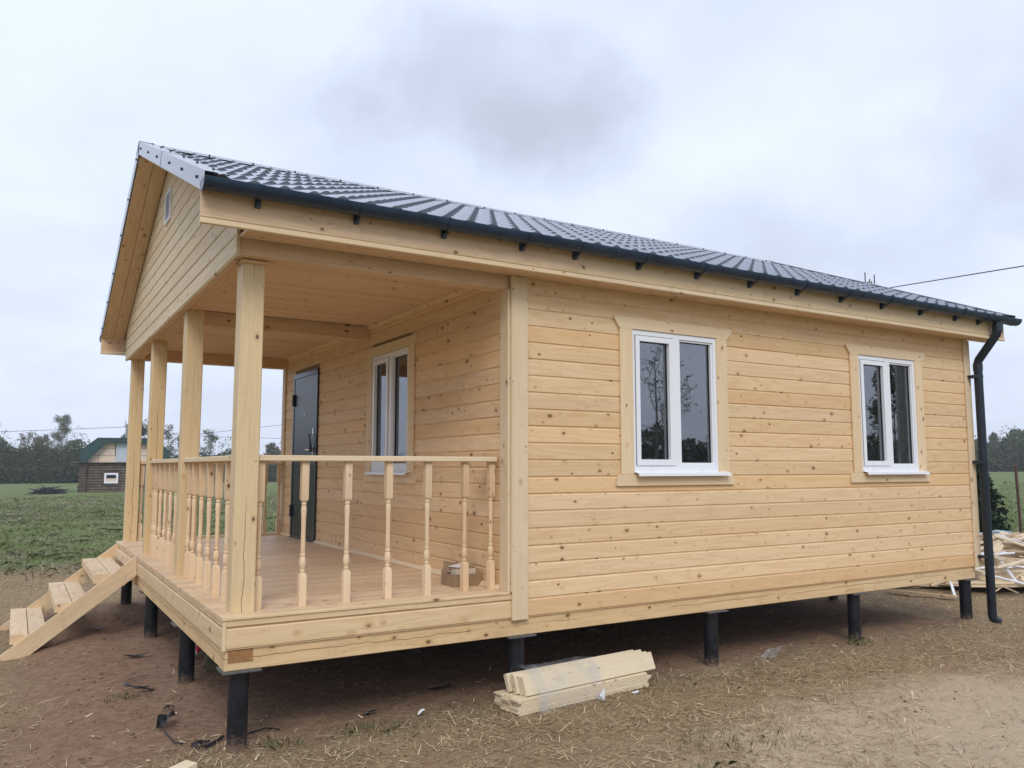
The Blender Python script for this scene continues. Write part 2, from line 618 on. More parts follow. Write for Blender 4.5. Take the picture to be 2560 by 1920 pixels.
M_STRAW = island_mat('straw', [(0.0, (0.14, 0.09, 0.048)), (0.35, (0.33, 0.235, 0.125)), (0.75, (0.54, 0.42, 0.245)), (1.0, (0.72, 0.61, 0.42))])
M_CHIP = island_mat('wood_chip', [(0.0, (0.45, 0.30, 0.16)), (1.0, (0.72, 0.60, 0.42))])
M_CLOD = island_mat('earth_clod', [(0.0, (0.13, 0.082, 0.055)), (1.0, (0.25, 0.16, 0.105))], 0.95)
M_GRASS = island_mat('meadow_grass', [(0.0, (0.135, 0.190, 0.055)), (0.40, (0.185, 0.250, 0.080)), (0.58, (0.25, 0.305, 0.12)), (0.68, (0.24, 0.23, 0.13)), (1.0, (0.44, 0.40, 0.28))], trans=0.35)
M_DRYGRASS = island_mat('dead_grass', [(0.0, (0.20, 0.19, 0.11)), (0.5, (0.32, 0.295, 0.19)), (1.0, (0.48, 0.44, 0.32))], trans=0.2)
M_TUFT = island_mat('green_tuft', [(0.0, (0.040, 0.070, 0.020)), (0.6, (0.090, 0.125, 0.040)), (0.72, (0.25, 0.21, 0.10)), (1.0, (0.45, 0.37, 0.22))], trans=0.2)
M_WOODFAR = island_mat('thicket_leaves', [(0.0, (0.066, 0.086, 0.046)), (0.6, (0.088, 0.110, 0.056)), (1.0, (0.118, 0.138, 0.070))], trans=0.5)
M_BIRCH = island_mat('birch_leaves', [(0.0, (0.15, 0.16, 0.115)), (0.6, (0.21, 0.215, 0.155)), (1.0, (0.29, 0.28, 0.21))], trans=0.3)
M_NEEDLE = island_mat('spruce_needles', [(0.0, (0.009, 0.020, 0.012)), (0.8, (0.020, 0.044, 0.021)), (1.0, (0.05, 0.085, 0.03))])
M_BARK = plain('grey_bark', (0.22, 0.205, 0.19), 0.9, var=0.35, scale=5)
M_LOG = plain('weathered_log', (0.115, 0.086, 0.060), 0.85, var=0.4, scale=3)
M_LOGEND = plain('log_end', (0.085, 0.060, 0.050), 0.85, var=0.3, scale=6)
M_GREENROOF = plain('green_roof_metal', (0.014, 0.052, 0.052), 0.4, var=0.15, scale=1.5)
M_OSB = plain('pink_board', (0.66, 0.52, 0.41), 0.8, var=0.08, scale=2)
M_TWIG = plain('dark_brushwood', (0.035, 0.036, 0.045), 0.9, var=0.4, scale=4)


# ------------------------------------------------------------------ ground
def sstep(x):
    x = np.clip(x, 0, 1)
    return x * x * (3 - 2 * x)


def wav(x, y, s, ph):
    return (np.sin(x * s + ph + 1.7 * np.sin(y * s * 0.73 + ph * 2.1)) * np.cos(y * s * 1.13 - ph + 1.3 * np.sin(x * s * 0.61 + ph))) * 0.5


PILE_X = (0.10, 2.09, 4.06, 5.99, 7.92)
PILE_Y = (0.06, 1.78, 3.75, 5.85)


def gz(x, y):
    x = np.asarray(x, float)
    y = np.asarray(y, float)
    z = -0.475 + 0 * x
    z = z - 0.12 * sstep((-0.35 - x) / 0.9) * sstep((12 - y) / 6)
    z = z - 0.045 * np.exp(-((x - 0.1) ** 2 + (y + 0.35) ** 2) / 0.6)
    z = z + 0.020 * wav(x, y, 1.1, 0.4) + 0.016 * wav(x, y, 3.1, 1.9) + 0.012 * wav(x, y, 7.3, 4.2)
    near = sstep((14 - np.hypot(x - 3, y - 1)) / 4)
    z = z + near * (0.007 * wav(x, y, 19.0, 2.0) + 0.005 * wav(x, y, 37.0, 5.0))
    for px in (0.10, 7.92):
        z = z + 0.03 * np.exp(-((x - px) ** 2 + (y - 5.9) ** 2) / 0.05)
    z = z + 0.05 * np.exp(-((x - 8.02) ** 2 + (y + 0.02) ** 2) / 0.02) * 0.7
    for k_, (px, py) in enumerate([(a, b) for b in PILE_Y for a in PILE_X]):
        z = z + (0.02 + 0.025 * ((k_ * 37) % 10) / 10) * np.exp(-((x - px - 0.03) ** 2 + (y - py - 0.02) ** 2) / 0.018)
    z = z - 0.22 * sstep((y - 15) / 45) * sstep((80 - x) / 60)
    z = z + 1.25 * sstep((x - 30) / 120) * sstep((y + 30) / 60)
    return z


def g1(x, y):
    return float(gz(x, y))


def make_ground():
    def axis(lo, hi, c0, c1, fine):
        a = list(np.arange(c0, c1 + fine / 2, fine))
        s, v = fine, c1
        while v < hi:
            s *= 1.13
            v += s
            a.append(v)
        s, v = fine, c0
        while v > lo:
            s *= 1.13
            v -= s
            a.insert(0, v)
        return np.array(a)
    xs = axis(-200, 200, -3.0, 11.0, 0.05)
    ys = axis(-200, 200, -4.5, 9.0, 0.05)
    X, Y = np.meshgrid(xs, ys)
    V = np.stack([X, Y, gz(X, Y)], -1).reshape(-1, 3).astype(np.float32)
    nx, ny = len(xs), len(ys)
    i = np.arange(nx - 1)[None, :] + np.arange(ny - 1)[:, None] * nx
    F = np.stack([i, i + 1, i + 1 + nx, i + nx], -1).reshape(-1).astype(np.int32)
    me = bpy.data.meshes.new('ground')
    me.vertices.add(len(V))
    me.vertices.foreach_set('co', V.reshape(-1))
    me.loops.add(len(F))
    me.loops.foreach_set('vertex_index', F)
    me.polygons.add(len(F) // 4)
    me.polygons.foreach_set('loop_start', np.arange(0, len(F), 4, dtype=np.int32))
    me.update(calc_edges=True)
    me.shade_smooth()
    m, t, p = new_mat('earth_and_meadow')
    pos = t.node('ShaderNodeNewGeometry').outputs['Position']
    x, y, z = t.xyz(pos)
    nb = t.noise(pos, 0.55, 4, 0.55)
    nm = t.noise(pos, 2.3, 5, 0.6)
    nf = t.noise(pos, 14.0, 6, 0.65)
    nff = t.noise(pos, 75.0, 4, 0.7)
    ns = t.noise(t.vmath('MULTIPLY', pos, (26.0, 60.0, 20.0)), 1.0, 5, 0.7, 1.2)
    earth = t.mix(t.smooth(nf, 0.3, 0.72), (0.185, 0.113, 0.073), (0.300, 0.192, 0.128))
    earth = t.mix(t.smooth(nff, 0.45, 0.75, 0.0, 0.5), earth, (0.34, 0.235, 0.155))
    litter = t.mix(t.smooth(ns, 0.30, 0.66), (0.115, 0.075, 0.041), (0.38, 0.280, 0.165))
    litter = t.mix(t.smooth(nff, 0.5, 0.78, 0.0, 0.7), litter, (0.58, 0.46, 0.29))
    litter = t.mix(t.smooth(nm, 0.5, 0.72, 0.0, 0.55), litter, (0.250, 0.152, 0.092))
    # trodden pale dust in the yard
    pd = t.math('ADD', t.math('POWER', t.math('DIVIDE', t.math('SUBTRACT', x, 4.3), 2.1), 2.0),
                t.math('POWER', t.math('DIVIDE', t.math('ADD', y, 2.0), 0.95), 2.0))
    pd = t.smooth(t.math('ADD', pd, t.math('MULTIPLY', t.math('SUBTRACT', nm, 0.5), 2.2)), 0.2, 1.9, 0.78, 0.0)
    litter = t.mix(pd, litter, (0.52, 0.415, 0.29))
    # bare soil below the house and where the builders walked
    bx = t.math('SUBTRACT', t.math('ABSOLUTE', t.math('SUBTRACT', x, 3.45)), 4.35)
    by = t.math('SUBTRACT', t.math('ABSOLUTE', t.math('SUBTRACT', y, 3.25)), 3.05)
    bd = t.math('MAXIMUM', bx, by)
    bare = t.smooth(t.math('ADD', bd, t.math('MULTIPLY', t.math('SUBTRACT', nm, 0.5), 1.1)), -0.12, 0.35, 1.0, 0.0)
    p2 = t.math('ADD', t.math('POWER', t.math('DIVIDE', t.math('ADD', x, 0.75), 0.75), 2.0),
                t.math('POWER', t.math('DIVIDE', t.math('SUBTRACT', y, 1.0), 1.1), 2.0))
    p2 = t.smooth(t.math('ADD', p2, t.math('MULTIPLY', t.math('SUBTRACT', nm, 0.5), 2.4)), 0.4, 1.5, 0.85, 0.0)
    bare = t.math('MAXIMUM', bare, p2)
    c = t.mix(bare, litter, earth)
    # meadow round the plot
    mx_ = t.math('SUBTRACT', t.math('ABSOLUTE', t.math('SUBTRACT', x, 3.8)), 10.5)
    my_ = t.math('SUBTRACT', t.math('ABSOLUTE', t.math('SUBTRACT', y, 0.4)), 10.2)
    md = t.math('MAXIMUM', mx_, my_)
    md = t.math('ADD', md, t.math('MULTIPLY', t.math('SUBTRACT', nb, 0.5), 5.0))
    meadow = t.smooth(md, -0.8, 1.6)
    sward = t.mix(t.smooth(nf, 0.3, 0.7), (0.095, 0.135, 0.044), (0.165, 0.205, 0.076))
    nl = t.noise(pos, 0.16, 4, 0.6)
    dry = t.math('MULTIPLY', t.smooth(nl, 0.50, 0.68), t.smooth(nm, 0.3, 0.65))
    far = t.smooth(t.vmath('LENGTH', pos), 45.0, 90.0, 0.0, 0.4)
    sward = t.mix(t.math('MULTIPLY', dry, 0.7), sward, (0.26, 0.235, 0.135))
    sward = t.mix(t.math('MULTIPLY', far, t.smooth(nl, 0.35, 0.6, 0.4, 1.0)), sward, (0.165, 0.190, 0.092))
    c = t.mix(meadow, c, sward)
    t.l.new(c, p.inputs['Base Color'])
    p.inputs['Roughness'].default_value = 0.95
    p.inputs['Specular IOR Level'].default_value = 0.1
    b = t.node('ShaderNodeBump')
    b.inputs['Strength'].default_value = 0.8
    b.inputs['Distance'].default_value = 0.03
    h = t.math('ADD', t.math('MULTIPLY', nf, 0.7), t.math('ADD', t.math('MULTIPLY', nff, 0.25), t.math('MULTIPLY', ns, 0.3)))
    t.l.new(h, b.inputs['Height'])
    t.l.new(b.outputs[0], p.inputs['Normal'])
    me.materials.append(m)
    tag(link('ground', me), kind='structure')


make_ground()

# ------------------------------------------------------------------ the house
P, L, W = 2.01, 8.03, 6.0
ZD = 0.321
PITCH = 0.1275
house = thing('timber_house', 'new one-storey pine house with open porch and dark metal roof on black piles', 'house', (0, 0, 0))

SLOPE = 0.4035
AL = math.atan(SLOPE)
CA, SA = math.cos(AL), math.sin(AL)
EY, EZ = -0.36, 2.900                    # lower edge of the tiles, near side
XF, XB = -0.285, 8.42                    # front and back verge


def roof_z(y):
    yy = y if y <= W / 2 else W - y
    return EZ + SLOPE * (yy - EY)




def sid_profile(h):
    return [(-0.0125, 0.0), (-0.0125, 0.005), (-0.020, 0.012), (-0.020, h - 0.009), (-0.0135, h - 0.0005), (0.0, h - 0.0005), (0.0, 0.0)]


def siding(parent, M, u0, u1, z0, ztop, mat, holes, name='siding_board'):
    """rows of boards in a local frame: u along X, outward is -Y"""
    z = z0
    while z < ztop - 0.02:
        h = min(PITCH, ztop - z)
        segs = [(u0, u1)]
        for a, b, c, d in holes:
            if z + h > c + 0.02 and z < d - 0.02:
                ns_ = []
                for s, e in segs:
                    if b <= s or a >= e:
                        ns_.append((s, e))
                    else:
                        if a - s > 0.02:
                            ns_.append((s, a))
                        if e - b > 0.02:
                            ns_.append((b, e))
                segs = ns_
        for s, e in segs:
            me = prism_mesh(name, sid_profile(h), -(e - s) / 2, (e - s) / 2, mat)
            link(name, me, parent, M @ Matrix.Translation(((s + e) / 2, 0, z)))
        z += PITCH


WIN_Z0, WIN_H = 1.178, 1.177
W1 = (3.154, 0.955)
W2 = (6.087, 0.951)
W3 = (1.804, 0.916)
DOOR = (4.485, 5.49, ZD + 0.012, 2.434)

# --- long wall
wall_side = link('side_wall', wall_mesh('side_wall', P + 0.15, L, 0.13, 2.93,
                 [(W1[0] + .03, W1[0] + W1[1] - .03, WIN_Z0 + .03, WIN_Z0 + WIN_H - .03), (W2[0] + .03, W2[0] + W2[1] - .03, WIN_Z0 + .03, WIN_Z0 + WIN_H - .03)],
                 lambda u, v, t: (u, t, v), 0.001, 0.15, M_INNER), house)
siding(wall_side, Matrix.Identity(4), P, L - 0.005, 0.126, 2.68, M_SIDING,
       [(W1[0] - .05, W1[0] + W1[1] + .05, WIN_Z0 - .02, WIN_Z0 + WIN_H + .03), (W2[0] - .05, W2[0] + W2[1] + .05, WIN_Z0 - .02, WIN_Z0 + WIN_H + .03)])
# --- porch wall (faces the deck)
wall_porch = link('porch_wall', wall_mesh('porch_wall', 0.001, W - 0.001, 0.13, 2.93,
                  [(W3[0] + .03, W3[0] + W3[1] - .03, WIN_Z0 + .03, WIN_Z0 + WIN_H - .03)],
                  lambda u, v, t: (t, u, v), P + 0.001, P + 0.15, M_INNER), house)
MP = Matrix.Translation((P, W, 0)) @ Matrix.Rotation(-math.pi / 2, 4, 'Z')    # u runs from y=W to y=0
siding(wall_porch, MP, 0.0, W, ZD + 0.004, 2.72, M_PORCH,
       [(W - W3[0] - W3[1] - .05, W - W3[0] + .05, WIN_Z0 - .02, WIN_Z0 + WIN_H + .03),
        (W - DOOR[1] + 0.005, W - DOOR[0] - 0.005, ZD - .1, DOOR[3] - 0.005)])
# --- far and back walls (unseen from here, plain cladding)
wall_far = link('far_wall', wall_mesh('far_wall', P + 0.15, L, 0.13, 2.93, [(4.6, 5.5, 1.2, 2.3)], lambda u, v, t: (u, t, v), W - 0.15, W - 0.001, M_INNER), house)
siding(wall_far, Matrix.Translation((P + L, W, 0)) @ Matrix.Rotation(math.pi, 4, 'Z'), P, L - 0.005, 0.126, 2.68, M_SIDING, [])
wall_back = link('back_wall', wall_mesh('back_wall', 0.15, W - 0.15, 0.13, 2.93, [], lambda u, v, t: (t, u, v), L - 0.15, L - 0.001, M_INNER), house)
siding(wall_back, Matrix.Translation((L, 0, 0)) @ Matrix.Rotation(math.pi / 2, 4, 'Z'), 0.0, W, 0.126, 2.9, M_SIDING, [])
# interior floor, ceiling and a partition
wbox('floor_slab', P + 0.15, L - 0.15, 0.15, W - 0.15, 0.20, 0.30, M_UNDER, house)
wbox('ceiling_slab', P + 0.15, L - 0.15, 0.15, W - 0.15, 2.62, 2.68, M_INNER, house)
wbox('partition', 4.9, 5.0, 0.16, W - 0.16, 0.301, 2.619, M_INNER, house, 'y')
wbox('partition', P + 0.16, 4.89, 3.1, 3.2, 0.301, 2.619, M_INNER, house, 'x')

# --- gable boards
gable = link('gable', poly_mesh('gable', [(0.02, 2.62), (W - 0.02, 2.62), (W - 0.02, roof_z(0) - 0.17), (W / 2, roof_z(3) - 0.17), (0.02, roof_z(0) - 0.17)],
             lambda u, v, t: (t, u, v), 0.001, 0.05, M_INNER), house)
MG = Matrix.Translation((0, W, 0)) @ Matrix.Rotation(-math.pi / 2, 4, 'Z')
z = 2.55
while z < 4.08:
    h = PITCH
    def lim(zz, z=z):
        zz = zz + z
        ins = (zz + 0.115 - EZ) / SLOPE + EY
        return max(-0.02, ins)
    zt = min(h, roof_z(3) - 0.115 - z)
    if zt < 0.03:
        break
    me = prism_mesh('gable_board', sid_profile(zt), lambda zz, f=lim: f(zz), lambda zz, f=lim: max(W - f(zz), f(zz) + 0.004), M_GABLE)
    link('gable_board', me, gable, MG @ Matrix.Translation((0, 0, z)))
    z += PITCH
# vent in the gable
vent = link('vent', wall_mesh('vent', 2.735, 3.035, 3.52, 3.83, [(2.765, 3.005, 3.55, 3.80)], lambda u, v, t: (t, u, v), -0.038, -0.018, M_PVC), house)
wbox('vent_grille', -0.030, -0.021, 2.765, 3.005, 3.55, 3.80, M_VENT, vent, 'y')
for k in range(7):
    plank('vent_slat', (-0.033, 2.766, 3.57 + k * 0.034), (-0.033, 3.004, 3.57 + k * 0.034), 0.003, 0.016, M_PVC, vent, up=(0.5, 0, 1), ch=0.0005)

# --- base beams
wbox('base_beam', 0.0, 5.952, 0.0, 0.15, 0.0, 0.147, M_BEAM, house, 'x')
wbox('base_beam', 5.955, L, 0.0, 0.15, 0.0, 0.147, M_BEAM, house, 'x')
wbox('beam_lap', 5.80, 6.06, -0.004, 0.1, 0.0015, 0.062, M_BEAM, house, 'x', 0.001)
wbox('base_beam', 0.003, 0.15, 0.153, W - 0.153, 0.0, 0.147, M_BEAM, house, 'y')
wbox('base_beam', 0.0, L, W - 0.15, W, 0.0, 0.147, M_BEAM, house, 'x')
wbox('base_beam', L - 0.15, L, 0.153, W - 0.153, 0.0, 0.147, M_BEAM, house, 'y')
wbox('beam_end', 0.018, 0.166, -0.0035, 0.05, 0.046, 0.124, M_ENDGRAIN, house, 'x', 0.001)
for bx_ in (2.09, 4.06, 5.99):
    wbox('base_beam', bx_ - .075, bx_ + .075, 0.153, W - 0.153, 0.0, 0.147, M_BEAM, house, 'y')
for by_ in (1.78, 3.75):
    for a, b in ((0.153, 2.012), (2.168, 3.982), (4.138, 5.912), (6.068, L - 0.153)):
        wbox('base_beam', a, b, by_ - .07, by_ + .07, 0.005, 0.147, M_BEAM, house, 'x')
wbox('underfloor_shade_slab', 0.16, L - 0.16, 0.16, W - 0.16, 0.149, 0.19, M_UNDERSHADE, house, 'x')  # added black slab, deepens the shade on the ground below the house

# --- piles
def pile_mesh():
    r = 0.061
    return tube_mesh('pile', [(0, 0, -0.95), (0, 0, -0.012)], r, M_PILE, 20)


PM = pile_mesh()
for iy, py in enumerate(PILE_Y):
    for ix, px in enumerate(PILE_X):
        o = link('pile', PM, house, Matrix.Translation((px, py, 0)))
        wbox('cap_plate', px - 0.115, px + 0.115, py - 0.10, py + 0.10, -0.012, -0.001, M_PLATE, o, 'x', 0.002)

# --- skirt boards round the porch
def skirt(M, Ln):
    me = prism_mesh('skirt_board', sid_profile(PITCH), 0, Ln, M_SKIRT)
    link('skirt_board', me, house, M @ Matrix.Translation((0, 0, 0.126)))
    hh = ZD - 0.022 - (0.126 + PITCH)
    pr_ = [(-0.004, 0.0), (-0.004, 0.006), (-0.020, 0.013), (-0.020, hh), (0.0, hh), (0.0, 0.0)]
    me = prism_mesh('skirt_board', pr_, 0, Ln, M_SKIRT)
    link('skirt_board', me, house, M @ Matrix.Translation((0, 0, 0.126 + PITCH)))


skirt(Matrix.Translation((0.0, 0, 0)), P)
skirt(Matrix.Translation((0, W, 0)) @ Matrix.Rotation(-math.pi / 2, 4, 'Z'), W)
skirt(Matrix.Translation((P, W, 0)) @ Matrix.Rotation(math.pi, 4, 'Z'), P)
wbox('corner_bead', -0.021, 0.001, -0.021, 0.001, 0.124, ZD - 0.022, M_TRIM, house, 'z', 0.004)
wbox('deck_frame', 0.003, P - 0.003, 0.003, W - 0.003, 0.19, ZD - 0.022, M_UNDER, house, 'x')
# --- deck boards, running out from the wall
nb_ = 44
bw = (W + 0.05) / nb_
deck = wbox('deck_edge', -0.028, P - 0.022, -0.028, 0.105, ZD - 0.021, ZD, M_SKIRT, house, 'x', 0.004)
for k in range(nb_):
    y0 = -0.025 + k * bw
    if y0 < 0.105:
        continue
    j = random.uniform(-0.0008, 0.0008)
    wbox('deck_board', -0.028, P - 0.022, y0 + 0.0012, y0 + bw - 0.0012, ZD - 0.0212, ZD + j - 0.0005, M_DECK, deck, 'x', 0.0025)
y0 = 0.105
k0 = int((0.105 + 0.025) // bw)
fill_to = -0.025 + (k0 + 1) * bw
if fill_to - y0 > 0.012:
    wbox('deck_board', -0.028, P - 0.022, y0 + 0.001, fill_to - 0.0012, ZD - 0.0212, ZD - 0.0005, M_DECK, deck, 'x', 0.0025)
# skirting strip at the foot of the porch wall
for a, b in ((0.10, DOOR[0] - 0.002), (DOOR[1] + 0.002, W)):
    plank('floor_strip', (P - 0.038, a, ZD + 0.017), (P - 0.038, b, ZD + 0.017), 0.045, 0.010, M_TRIM, house, up=(-0.7, 0, 0.7), ch=0.003)

# --- posts
PW = 0.145
POSTS = [(0.05, 0.105), (0.05, 2.10), (0.05, 4.09), (0.045, 5.86)]
for px, py in POSTS:
    wbox('porch_post', px, px + PW, py, py + PW, ZD - 0.001, 2.562, M_POST, house, 'z', 0.006)
wbox('post_trim', 0.035, 0.21, 0.075, 0.27, 2.535, 2.556, M_EAVE, house, 'x', 0.004)

# --- beams over the porch
wbox('porch_beam', -0.0005, P - 0.022, -0.0015, 0.15, 2.562, 2.71, M_EAVE, house, 'x', 0.006)
wbox('porch_beam', 0.0015, P - 0.022, W - 0.15, W, 2.562, 2.71, M_EAVE, house, 'x', 0.006)
wbox('porch_beam', 0.16, P - 0.022, 2.86, 3.01, 2.562, 2.71, M_EAVE, house, 'x', 0.006)
wbox('porch_beam', 0.052, 0.158, 0.153, W - 0.153, 2.564, 2.712, M_EAVE, house, 'y', 0.006)
wbox('beam_cover', 0.002, 0.050, 0.153, W - 0.153, 2.556, 2.60, M_EAVE, house, 'y', 0.003)
# ceiling boards between the beams
nC = 60
cw = (W - 0.30) / nC
ceil = wbox('porch_ceiling', 0.05, P, 0.02, W - 0.02, 2.715, 2.73, M_INNER, house, 'x')
for k in range(nC):
    y0 = 0.15 + k * cw
    if y0 < 3.01 and y0 + cw > 2.86:
        continue
    wbox('ceiling_board', 0.16, P - 0.021, y0 + 0.001, y0 + cw - 0.001, 2.700, 2.7145, M_CEIL, ceil, 'x', 0.004)
for a, b in ((0.152, 2.858), (3.012, W - 0.152)):
    plank('ceiling_strip', (P - 0.036, a, 2.684), (P - 0.036, b, 2.684), 0.045, 0.010, M_EAVE, house, up=(-0.7, 0, -0.7))
    
# --- railing
ZR0, ZR1 = 1.262, 1.300


def baluster_mesh():
    H = ZR0 - ZD
    S = 0.0235
    rows = [(0.0, S, 1), (0.205, S, 1), (0.222, 0.020, 1), (0.226, 0.0155, 0), (0.234, 0.0205, 0), (0.243, 0.0205, 0), (0.250, 0.0155, 0),
            (0.256, 0.019, 0), (0.285, 0.0235, 0), (0.33, 0.0215, 0), (0.335, 0.0165, 0), (0.343, 0.0215, 0), (0.352, 0.0215, 0), (0.359, 0.0165, 0),
            (0.364, 0.019, 0), (0.42, 0.0185, 0), (0.52, 0.0175, 0), (0.60, 0.0195, 0), (0.655, 0.0225, 0), (0.680, 0.0205, 0), (0.688, 0.015, 0),
            (0.695, 0.0205, 0), (0.706, 0.0205, 0), (0.714, 0.0155, 0), (0.720, 0.021, 1), (0.735, S, 1), (1.0, S, 1)]
    k = H / 0.946
    sc = [(hh * 0.946 * k if hh < 1 else H, r, sq) for hh, r, sq in rows]
    n = 12
    vs_, fs = [], []
    for hh, r, sq in sc:
        for i in range(n):
            a = 2 * math.pi * (i + 0.5) / n
            c_, s_ = math.cos(a), math.sin(a)
            f = 1.0 / max(abs(c_), abs(s_)) if sq else 1.0
            q_ = 1.0 if r == S else 0.84
            vs_.append((hh - H / 2, c_ * r * f * q_, s_ * r * f * q_))
    for j in range(len(sc) - 1):
        for i in range(n):
            i2 = (i + 1) % n
            fs.append((j * n + i, j * n + i2, (j + 1) * n + i2, (j + 1) * n + i))
    fs += [tuple(range(n - 1, -1, -1)), tuple((len(sc) - 1) * n + i for i in range(n))]
    me = mesh('baluster', vs_, fs, M_BALUS, True, 38)
    fix_normals(me)
    return me


BM = baluster_mesh()


def railing(name, a, b, spots):
    a, b = Vector(a), Vector(b)
    d = (b - a).normalized()
    rail = plank(name, a + Vector((0, 0, (ZR0 + ZR1) / 2)), b + Vector((0, 0, (ZR0 + ZR1) / 2)), 0.105, ZR1 - ZR0, M_TRIM, house, ch=0.005)
    for s in spots:
        q = a + d * s
        rot = math.atan2(d.y, d.x)
        link('baluster', BM, rail, Matrix.Translation((q.x, q.y, (ZD + ZR0) / 2 - 0.0005)) @ Matrix.Rotation(rot, 4, 'Z') @ Matrix.Rotation(-math.pi / 2, 4, 'Y'))
    return rail


ry, rx = 0.182, 0.122
railing('railing', (0.05 + PW, ry, 0), (P - 0.045, ry, 0), [v - 0.195 for v in (0.225, 0.515, 0.815, 1.115, 1.415, 1.720, 1.942)])
railing('railing', (rx, 0.105 + PW, 0), (rx, 2.10, 0), [v - 0.25 for v in (0.30, 0.62, 0.93, 1.24, 1.54, 1.84, 2.06)])
railing('railing', (rx, 2.10 + PW, 0), (rx, 4.09, 0), [v - 2.245 for v in (2.72, 3.02, 3.32, 3.62, 3.90, 4.05)])
ryf = 5.86 + PW / 2
railing('railing', (0.045 + PW, ryf, 0), (P - 0.045, ryf, 0), [0.035, 0.34, 0.65, 0.96, 1.27, 1.56, 1.74])
wbox('toe_rail', 0.19, P - 0.03, ryf - 0.04, ryf + 0.04, ZD + 0.0, ZD + 0.028, M_TRIM, house, 'x')

# --- corner boards
wbox('corner_board', P - 0.012, P + 0.128, -0.042, -0.0205, 0.118, 2.66, M_CORNER, house, 'z', 0.004)
wbox('corner_board', P - 0.042, P - 0.0205, -0.026, 0.095, ZD + 0.001, 2.56, M_CORNER, house, 'z', 0.004)
wbox('corner_bead', P - 0.0205, P - 0.0125, -0.044, -0.022, ZD, 2.66, M_CORNER, house, 'z', 0.003)
wbox('corner_board', L - 0.045, L + 0.022, -0.042, -0.0205, 0.118, 2.66, M_CORNER, house, 'z', 0.004)
wbox('corner_board', L + 0.0225, L + 0.080, -0.034, 0.10, 0.118, 2.66, M_CORNER, house, 'z', 0.004)
wbox('corner_board', P - 0.042, P - 0.0205, W - 0.10, W + 0.026, ZD + 0.001, 2.56, M_CORNER, house, 'z', 0.004)
wbox('corner_board', P - 0.012, P + 0.128, W + 0.0205, W + 0.042, 0.118, 2.66, M_CORNER, house, 'z', 0.004)

# --- eaves: fascia, soffit
FY = -0.264
for side in (0, 1):
    s = 1 if side == 0 else -1
    def yy(v, side=side):
        return v if side == 0 else W - v
    for a, b in ((XF, 2.449), (2.451, XB)):
        ya, yb = sorted((yy(FY), yy(FY + 0.022)))
        wbox('fascia_board', a, b, ya, yb, 2.690, 2.884, M_EAVE if b < 3 else M_GABLE, house, 'x', 0.004)
        ya, yb = sorted((yy(FY - 0.006), yy(FY + 0.022)))
        wbox('fascia_strip', a, b, ya, yb, 2.651, 2.687, M_TRIM, house, 'x', 0.005)
    for q in range(2):
        ya, yb = sorted((yy(FY + 0.024 + q * 0.109), yy(FY + 0.024 + q * 0.109 + 0.106)))
        wbox('soffit_board', 0.0, XB, ya, yb, 2.664, 2.682, M_EAVE, house, 'x', 0.003)

# --- roof deck, verge soffits, sheets
def on_roof(side, x, s, n):
    y = EY + s * CA - n * SA
    z_ = EZ + s * SA + n * CA
    return (x, y if side == 0 else W - y, z_)


SLEN = (W / 2 - EY) / CA
for side in (0, 1):
    deck_r = link('roof_deck', poly_mesh('roof_deck', [(XF + 0.012, 0.10), (XB - 0.012, 0.10), (XB - 0.012, SLEN - 0.03), (XF + 0.012, SLEN - 0.03)],
                  lambda u, v, t, side=side: on_roof(side, u, v, t), -0.062, -0.035, M_INNER), house)
    for xa, xb_ in ((XF + 0.005, -0.021), (L + 0.021, XB - 0.005)):
        wv = (xb_ - xa) / 2
        for q in range(2):
            a = Vector(on_roof(side, xa + (q + 0.5) * wv, 0.085, -0.085))
            b = Vector(on_roof(side, xa + (q + 0.5) * wv, SLEN - 0.06, -0.085))
            nrm = Vector(on_roof(side, 0, 0, 1)) - Vector(on_roof(side, 0, 0, 0))
            plank('verge_soffit_board', a, b, wv - 0.003, 0.018, M_EAVE, house, up=nrm, ch=0.003)

TW = 0.183          # wave period
TS = 0.35           # tile step


def wave(x):
    c_ = 0.5 + 0.5 * math.cos(2 * math.pi * x / TW)
    return 0.0145 * c_ ** 0.9 - 0.006


def stepup(x):
    c_ = 0.5 + 0.5 * math.cos(2 * math.pi * x / TW)
    return 0.002 + 0.019 * c_ ** 2.2


n_sheets = 8
sw = (XB - XF - 0.02) / n_sheets
for side in (0, 1):
    for k in range(n_sheets):
        xa = XF + 0.01 + k * sw
        nseg = 72 if side == 0 else 36
        xs = [xa + sw * i / nseg + (0.0 if i < nseg else 0.0) for i in range(nseg + 1)]
        rows = []
        nmod = int(math.ceil((SLEN - 0.02) / TS))
        for q in range(nmod):
            s0, s1 = q * TS, min((q + 1) * TS, SLEN - 0.02)
            rows.append((s0, 1.0))
            rows.append((s0 + (s1 - s0) * 0.5, 0.5))
            rows.append((s1, 0.0))
        vs_, fs = [], []
        lift = 0.0008 * (k % 2)
        for s, hgt in rows:
            for x in xs:
                vs_.append(on_roof(side, x, s, wave(x) + hgt * stepup(x) + lift))
        nx = nseg + 1
        for r in range(len(rows) - 1):
            for i in range(nseg):
                fs.append((r * nx + i, r * nx + i + 1, (r + 1) * nx + i + 1, (r + 1) * nx + i))
        # folded front lip
        base = len(vs_)
        for x in xs:
            vs_.append(on_roof(side, x, 0.0, wave(x) + lift))
        for i in range(nseg):
            fs.append((base + i, base + i + 1, i + 1, i))
        me = mesh('roof_sheet', vs_, fs, M_ROOF, True, 30)
        link('roof_sheet', me, house)

